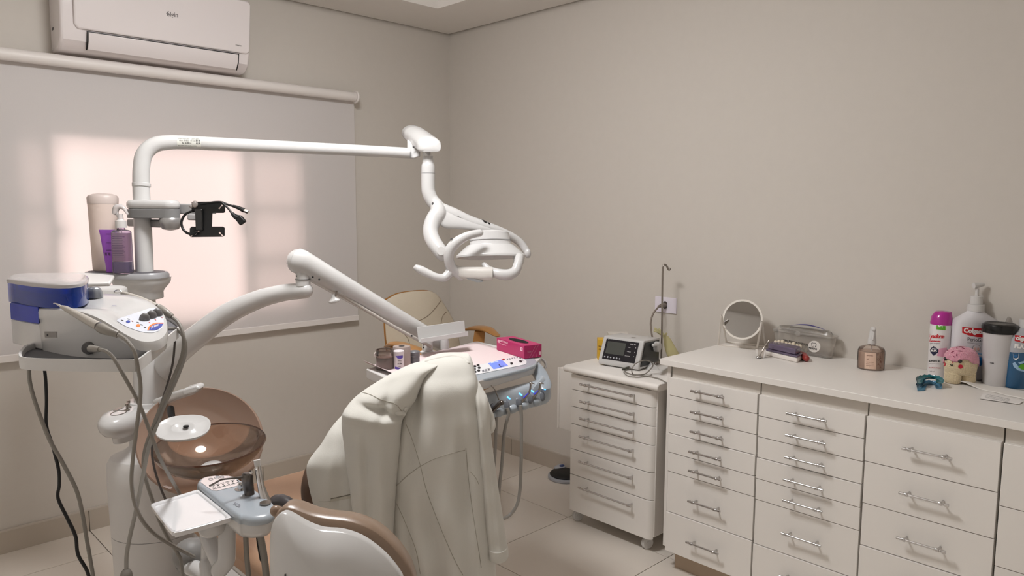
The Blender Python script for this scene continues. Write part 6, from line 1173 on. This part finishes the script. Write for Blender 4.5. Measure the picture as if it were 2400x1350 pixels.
# clear bag behind the bottles
b = B(); c_ = onZ(2415, 900, KZ)+fw_*.045; kk = depth(c_)/FP
b.rings([[c_+rt_*(hw*math.cos(a)*kk)+fw_*(.006*math.sin(a)*(2+math.cos(3*a)))+V((0, 0, z*kk)) for a in [2*PI*i/28 for i in range(28)]] for z, hw in ((1, 42), (60, 52), (120, 56), (150, 46), (168, 26), (176, 8))]); bg_ = b.build('plastic_bag', clear('bag_clear', (235, 232, 230), .10, .1, .5), smooth=70); tag(bg_, 'clear plastic bag arching behind the blue bottle at the right edge', 'bag')
# silicone mouth trays
def mouth(name, label, pts, zs, m, wob, parent_p):
    t = thing(name, label, 'mouth tray', onZ(*parent_p, KZ)); b = B(); R = []
    for i in range(33):
        u = i/32; a = PI*(1.15*u-.07); 
        x = pts[0]+pts[2]*math.cos(a); y = pts[1]-pts[3]*math.sin(a)
        row = []
        for j, (dx, dz_) in enumerate(((-1, 1.0), (-.8, .2), (-.3, 0), (.3, 0), (.8, .2), (1, 1.0), (.7, .35), (.25, .15), (-.25, .15), (-.7, .35))):
            p = onZ(x, y, KZ)
            o = (rt_*math.cos(a)+fw_*math.sin(a)*1.0)
            h = zs[1]*dz_*(1+wob*math.sin(i*1.9+j)*(.6 if dz_ == 1 else 0))
            row.append(p+o*(dx*.009*zs[2])+V((0, 0, zs[0]+h)))
        R.append(row)
    b.rings(R, closed=False); b.build('silicone_arch', m, t, smooth=70); return t
kq = depth(onZ(2176, 908, KZ))/FP
t = mouth('dental_mouth_tray', 'light blue translucent mouth tray, lower of the pair near the counter edge', (2177, 910, 23, 9), (.0008, .012, 1.3), clear('silicone_blue', (130, 195, 230), .45, .15), .15, (2176, 910))
b = B(); b.prism([onZ(x, y, KZ)+V((0, 0, .004)) for x, y in ((2158, 908), (2172, 905), (2168, 916), (2150, 917), (2149, 912))], (0, 0, -.003)); b.build('tray_tab', clear('silicone_blue', (110, 180, 220)), t, bevel=.001)
mouth('dental_mouth_tray', 'teal mouth tray with wavy rim stacked on the light blue one', (2178, 908, 24, 10), (.0165, .012, 1.5), clear('silicone_teal', (36, 140, 150), .6, .15), .22, (2176, 908))
# papers
b = B(); G = []
for i in range(31):
    t = i/30; row = []
    for j in range(8):
        s = j/7; x = 2214+(2470-2214)*t; yb_ = 893+(952-893)*t; x2 = 2228+(2480-2228)*t; yt_ = 884+(929-884)*t
        p = onZ(x*(1-s)+x2*s, yb_*(1-s)+yt_*s, KZ+.0008); p.z += .012*math.exp(-((t-.16)/.09)**2)+.006*math.exp(-((t-.02)/.04)**2)+.0006*math.sin(t*30)
        row.append(p)
    G.append(row)
b.grid(G); pr = b.build('paper_towel', PAPER, smooth=70, solid=.0004); tag(pr, 'long white paper towel sheet with a raised wave in front of the doll and tumbler', 'paper')
rc = [onZ(x, y, KZ+.003) for x, y in ((2303, 923), (2312, 920), (2392, 938), (2399, 940), (2388, 947), (2296, 934))]
b = B(); b.prism(rc, (0, 0, -.0004)); ro = b.build('receipt', mat('receipt_paper', (236, 233, 230), .7, noise=.01), smooth=None); tag(ro, 'small printed receipt lying near the counter edge at the right', 'receipt')
tr = bvh(ro); tg = None
for i, (x, y) in enumerate(((2312, 925), (2310, 928), (2308, 931))): print_px('print_line', tr, GP, ro, text='nota fiscal 0123 valor total obrigado', at=(x, y), ux=(3.8, .82), uy=(0, -2.4), lift=.0006)
# ------------------------------------------------------------------ things on and around the cart
TZc = .787
ed = thing('endo_console', 'white angled control unit with black screen panel on the rolling cart', 'control unit', onZ(1470, 850, TZc))
# slanted body from measured corners
wl, wr = depth(onZ(1402, 852, TZc)), depth(onZ(1496, 868, TZc))
LB, RBt = onZ(1402, 853, TZc+.006), onZ(1496, 868, TZc+.006)
ue = (RBt-LB); un = V((-ue.y, ue.x, 0)).normalized(); un = un if un.dot(fw_) > 0 else -un
he = spx(62, wl)
LT = LB+un*.075*.62+V((0, 0, he)); RT_ = RBt+un*.075*.62+V((0, 0, he)); DE = .205
LB2, RB2 = LB+un*DE, RBt+un*DE; LT2, RT2 = V((*LB2.xy, LT.z-.006)), V((*RB2.xy, LT.z-.006))
fl_ = .022
b = B()
prof = lambda o: [o+un*.004, o+V((0, 0, fl_*.4)), o+V((0, 0, fl_)), o+un*.0465+V((0, 0, he)), o+un*.056+V((0, 0, he+.003)), o+un*DE+V((0, 0, he-.004)), o+un*DE]
b.prism(prof(LB), ue); eb = b.build('housing', WP, ed, bevel=.004, seg=3)
sl = (un*.0465+V((0, 0, he-fl_))); n_ = ue.cross(sl).normalized(); n_ = n_ if n_.dot(CAM-LB) > 0 else -n_
def fp(u, v, l=.0012): return LB+V((0, 0, fl_))+ue*u+sl*v+n_*l
b = B(); b.prism([fp(u, v, .002) for u, v in ((.09, .06), (.90, .06), (.90, .92), (.09, .92))], n_*-.002); pnl = b.build('screen_panel', mat('panel_black', (24, 22, 30), .25, coat=.3), ed, bevel=.0008)
b = B(); b.add([fp(u, v, .0026) for u, v in ((.14, .30), (.60, .30), (.60, .82), (.14, .82))], [(0, 1, 2, 3)]); b.build('lcd', mat('lcd_grey', (74, 76, 72), .3), pnl, smooth=None, fix=False)
hu = sl.length*.07
def etxt(s, u, v, h, m=WINK): text_at('panel_text', s, fp(u, v, .0022), ue.normalized()*h, sl.normalized()*h, m, pnl)
etxt('nsk', .13, .865, .006); etxt('Surgic Pro', .70, .80, .0075)
for i, v in enumerate((.66, .48, .30)):
    etxt(('SPEED', 'TORQUE', 'IRRIGATION')[i], .66+(i == 2)*-.03, v, .005)
    b = B(); b.add([fp(u, v+.03+dv, .0028) for u, dv in ((.845, -.02), (.862, 0), (.845, .02))], [(0, 1, 2)]); b.build('key_arrow', WINK, pnl, smooth=None, fix=False)
for i in range(6):
    u = .15+i*.075; b = B(); cn2 = fp(u, .16, .0024); un1, sn1 = ue.normalized(), sl.normalized()
    b.add([cn2+un1*.0045*math.cos(a)+sn1*.0045*math.sin(a)*(.6+.4*((j*(i+2)) % 3 == 0)) for j, a in enumerate([2*PI*k/12 for k in range(12)])], [tuple(range(12))]); b.build('key_icon', mat('icon_grey', (170, 170, 176), .5), pnl, smooth=None, fix=False)
b = B(); b.prism([RBt+un*a+V((0, 0, z))+ue.normalized()*.0005 for a, z in ((.016, .012), (.055, he-.008), (DE-.012, he-.012), (DE-.012, .010))], ue.normalized()*.003); b.build('side_panel', mat('side_black', (14, 15, 17), .3, coat=.2), ed, bevel=.002)
pc2 = RBt+un*.155+V((0, 0, he*.70))+ue.normalized()*.004
b = B(); b.lathe([(0, 0), (.022, 0), (.022, .018), (.019, .022), (0, .022)], pc2, ax=ue, n=30, xd=(0, 0, 1), sx=1.15); b.tube([pc2+V((0, 0, .012))+ue.normalized()*.012, pc2-un*.045+V((0, 0, .014))+ue.normalized()*.012], [.010, .008], 16, rnd=True); b.build('pump_head', WP, ed, smooth=50)
b = B(); b.lathe([(0, 0), (.010, 0), (.010, .0008), (0, .0008)], LB+ue*.62+un*.095+V((0, 0, he+.0022)), n=24, sx=1.2); b.build('pole_socket', mat('socket_grey', (130, 126, 122), .5), ed)
# handpiece rest beside it
b = B(); o = onZ(1530, 868, TZc); b.prism([W(x, y, depth(o)) for x, y in ((1502, 877), (1518, 866), (1530, 853), (1537, 854), (1548, 871), (1550, 876), (1538, 881), (1510, 880))], fw_*.05); hr = b.build('handpiece_rest', WPM, bevel=.002); tag(hr, 'small white handpiece rest on the right side of the rolling cart', 'holder')
b = B(); b.tube([W(1538, 852, 3.32), W(1552, 847, 3.42), W(1572, 844, 3.5)], [.012, .015, .014], 14, rnd=True, flat=.6); mo = b.build('micromotor', mat('worn_metal', (104, 98, 94))); tag(mo, 'dark grey metal motor handpiece lying across the white rest', 'handpiece')
# coiled grey cord with plug
b = B(); wz = lambda x, y, dz_=.004: onZ(x, y, TZc+dz_)
cg = thing('motor_cord', 'thin grey cord coiled on the cart edge with dark metal plug', 'cord', wz(1500, 880))
b.tube([wz(1470, 866), wz(1463, 870), wz(1480, 877), wz(1500, 878), wz(1512, 876), W(1522, 868, 3.36), W(1530, 858, 3.36), W(1528, 850, 3.34), W(1515, 845, 3.32), W(1500, 847, 3.30), W(1487, 855, 3.28), W(1481, 866, 3.26), wz(1483, 876), wz(1495, 879), wz(1520, 882), wz(1545, 888), wz(1562, 897, .003)], .0026, 10, sub=6); b.build('cord_loop', HOSE, cg)
b = B(); b.tube([wz(1462, 873), wz(1472, 881), wz(1495, 884), wz(1520, 881), wz(1528, 878)], .0022, 8, sub=5); b.build('cord_loop', HOSE, cg)
b = B(); b.tube([wz(1459, 866, .006), wz(1470, 863, .010), wz(1474, 862, .011)], [.004, .007, .007], 14, rnd=True); b.build('plug', mat('plug_dark', (66, 66, 58), .4), cg)
b = B(); b.tube([wz(1474, 862, .011), wz(1481, 859, .014)], [.008, .009], 14, rnd=True); b.build('plug_collar', STEEL, cg)
# yellow box and gloves behind
yb3 = W(1413, 826, 3.72); yo = thing('yellow_box', 'yellow sticky-note box partly hidden behind the control unit', 'box', V((yb3.x, yb3.y, TZc)))
b = B(); b.box((-.028, -.03, 0), (.10, .03, .105), frame(V((W(1413, 830, 3.70).x, W(1413, 830, 3.70).y, TZc)), -46)); yw = b.build('carton', mat('yellow_card', (222, 178, 60), .6, noise=.03), yo, bevel=.001)
tr = bvh(yw); print_px('lettering', tr, mat('brown_print', (110, 70, 20), .6), yw, text='luvas', at=(1403, 813), ux=(6, .6), uy=(0, -6), bold=.03); print_px('lettering', tr, mat('brown_print', (110, 70, 20)), yw, text='de', at=(1403, 820), ux=(6, .6), uy=(0, -6), bold=.03)
GLV = mat('latex_cream', (222, 212, 190), .6, noise=.05, bump=.3, scale=40); b = B(); g0 = W(1440, 796, 3.74)
b.tube([W(1428, 796, 3.70), W(1440, 793, 3.70), W(1453, 792, 3.70), W(1466, 793, 3.70)], [.010, .016, .020, .018], 16, rnd=True, flat=.7)
gv = thing('latex_gloves', 'crumpled cream latex gloves piled behind the white control unit', 'gloves', W(1448, 800, 3.7)); b.build('palm', GLV, gv, smooth=80)
for i, (x, y, x2, y2) in enumerate(((1450, 792, 1458, 786), (1458, 793, 1464, 786), (1464, 794, 1472, 787), (1440, 794, 1448, 788), (1434, 796, 1428, 799))):
    b = B(); b.tube([W(x, y, 3.69), W((x+x2)/2+1, (y+y2)/2-1, 3.685), W(x2, y2, 3.69)], [.009, .0075, .006], 12, rnd=True); b.build('finger', GLV, gv, smooth=80)
b = B(); b.box((-.05, -.04, 0), (.05, .04, .125), frame(V((W(1448, 800, 3.74).x, W(1448, 800, 3.74).y, TZc)), -46)); b.build('glove_carton', mat('carton_white', (210, 204, 196), .7), gv, smooth=None)
GL2 = clear('yellow_latex', (232, 226, 186), .45, .4, .3)
gh = thing('hanging_glove', 'translucent yellowish glove hanging behind the infusion pole', 'glove', W(1570, 830, 3.62))
b = B(); b.rings([[W(x, y, 3.60)+RT*(hw*3.6/FP*math.cos(a))+fw_*(.010*math.sin(a)) for a in [2*PI*i/20 for i in range(20)]] for x, y, hw in ((1544, 779, 5), (1551, 783, 6), (1560, 788, 7), (1564, 796, 9), (1568, 808, 12), (1573, 820, 14), (1577, 830, 15), (1579, 842, 10))]); b.build('glove_body', GL2, gh, smooth=80)
for x, y, x2, y2 in ((1548, 782, 1535, 770), (1546, 780, 1534, 776), (1552, 783, 1545, 772), (1558, 786, 1562, 782)): b = B(); b.tube([W(x, y, 3.6), W((x+x2)/2, (y+y2)/2-1, 3.6), W(x2, y2, 3.6)], [.008, .006, .005], 10, rnd=True); b.build('finger', GL2, gh, smooth=80)
# hook pole
hkw = depth(LB+un*.16+ue*.86)
b = B(); pb0 = V((*W(1551, 800, hkw).xy, TZc))
b.tube([pb0, W(1551.5, 760, hkw), W(1552, 700, hkw), W(1553, 635, hkw), W(1554, 624, hkw), W(1558, 620, hkw), W(1563, 624, hkw), W(1566, 631, hkw), W(1569, 632.5, hkw), W(1571, 628, hkw)], 2.2*hkw/FP, 12, sub=6); hk = b.build('infusion_pole', STEEL); tag(hk, 'thin steel pole with a curled hook rising from the rolling cart', 'pole')
# wall outlet with plug and cord
ou = thing('wall_outlet', 'white outlet plate on the right wall behind the hook pole', 'outlet', onX(1561, 715, 0))
c0, c1 = onX(1537, 694, -.001), onX(1586, 736, -.001)
b = B(); b.box((-.007, min(c0.y, c1.y), c1.z), (0, max(c0.y, c1.y), c0.z)); b.build('plate', mat('plate_lilac_white', (226, 220, 230), .35), ou, bevel=.0015)
pm = onX(1559, 715, -.008); b = B(); b.prism([pm+V((0, y, z)) for y, z in ((.010, .014), (0, .021), (-.010, .014), (-.010, -.014), (0, -.021), (.010, -.014))], (-.003, 0, 0)); b.build('socket', mat('socket_brown', (78, 70, 64), .5), ou, smooth=None)
pcord = thing('mains_cable', 'grey mains cable arcing from the wall outlet down behind the control unit', 'cable', W(1530, 790, 3.7))
b = B(); b.tube([pm+V((-.004, 0, 0)), pm+V((-.03, .0, 0)), pm+V((-.045, .008, -.004))], [.011, .010, .006], 14, rnd=True); b.build('plug', mat('plug_taupe', (120, 110, 102), .5), pcord)
wq = depth(pm)-.03; b = B(); b.tube([pm+V((-.042, .006, -.004)), W(1541, 722, wq-.03), W(1531, 735, wq-.04), W(1525, 755, wq-.05), W(1527, 780, wq-.06), W(1531, 800, wq-.07), W(1533, 815, wq-.08)], .0045, 12, sub=6); b.build('cord_line', mat('taupe_cord', (128, 116, 106), .5), pcord)
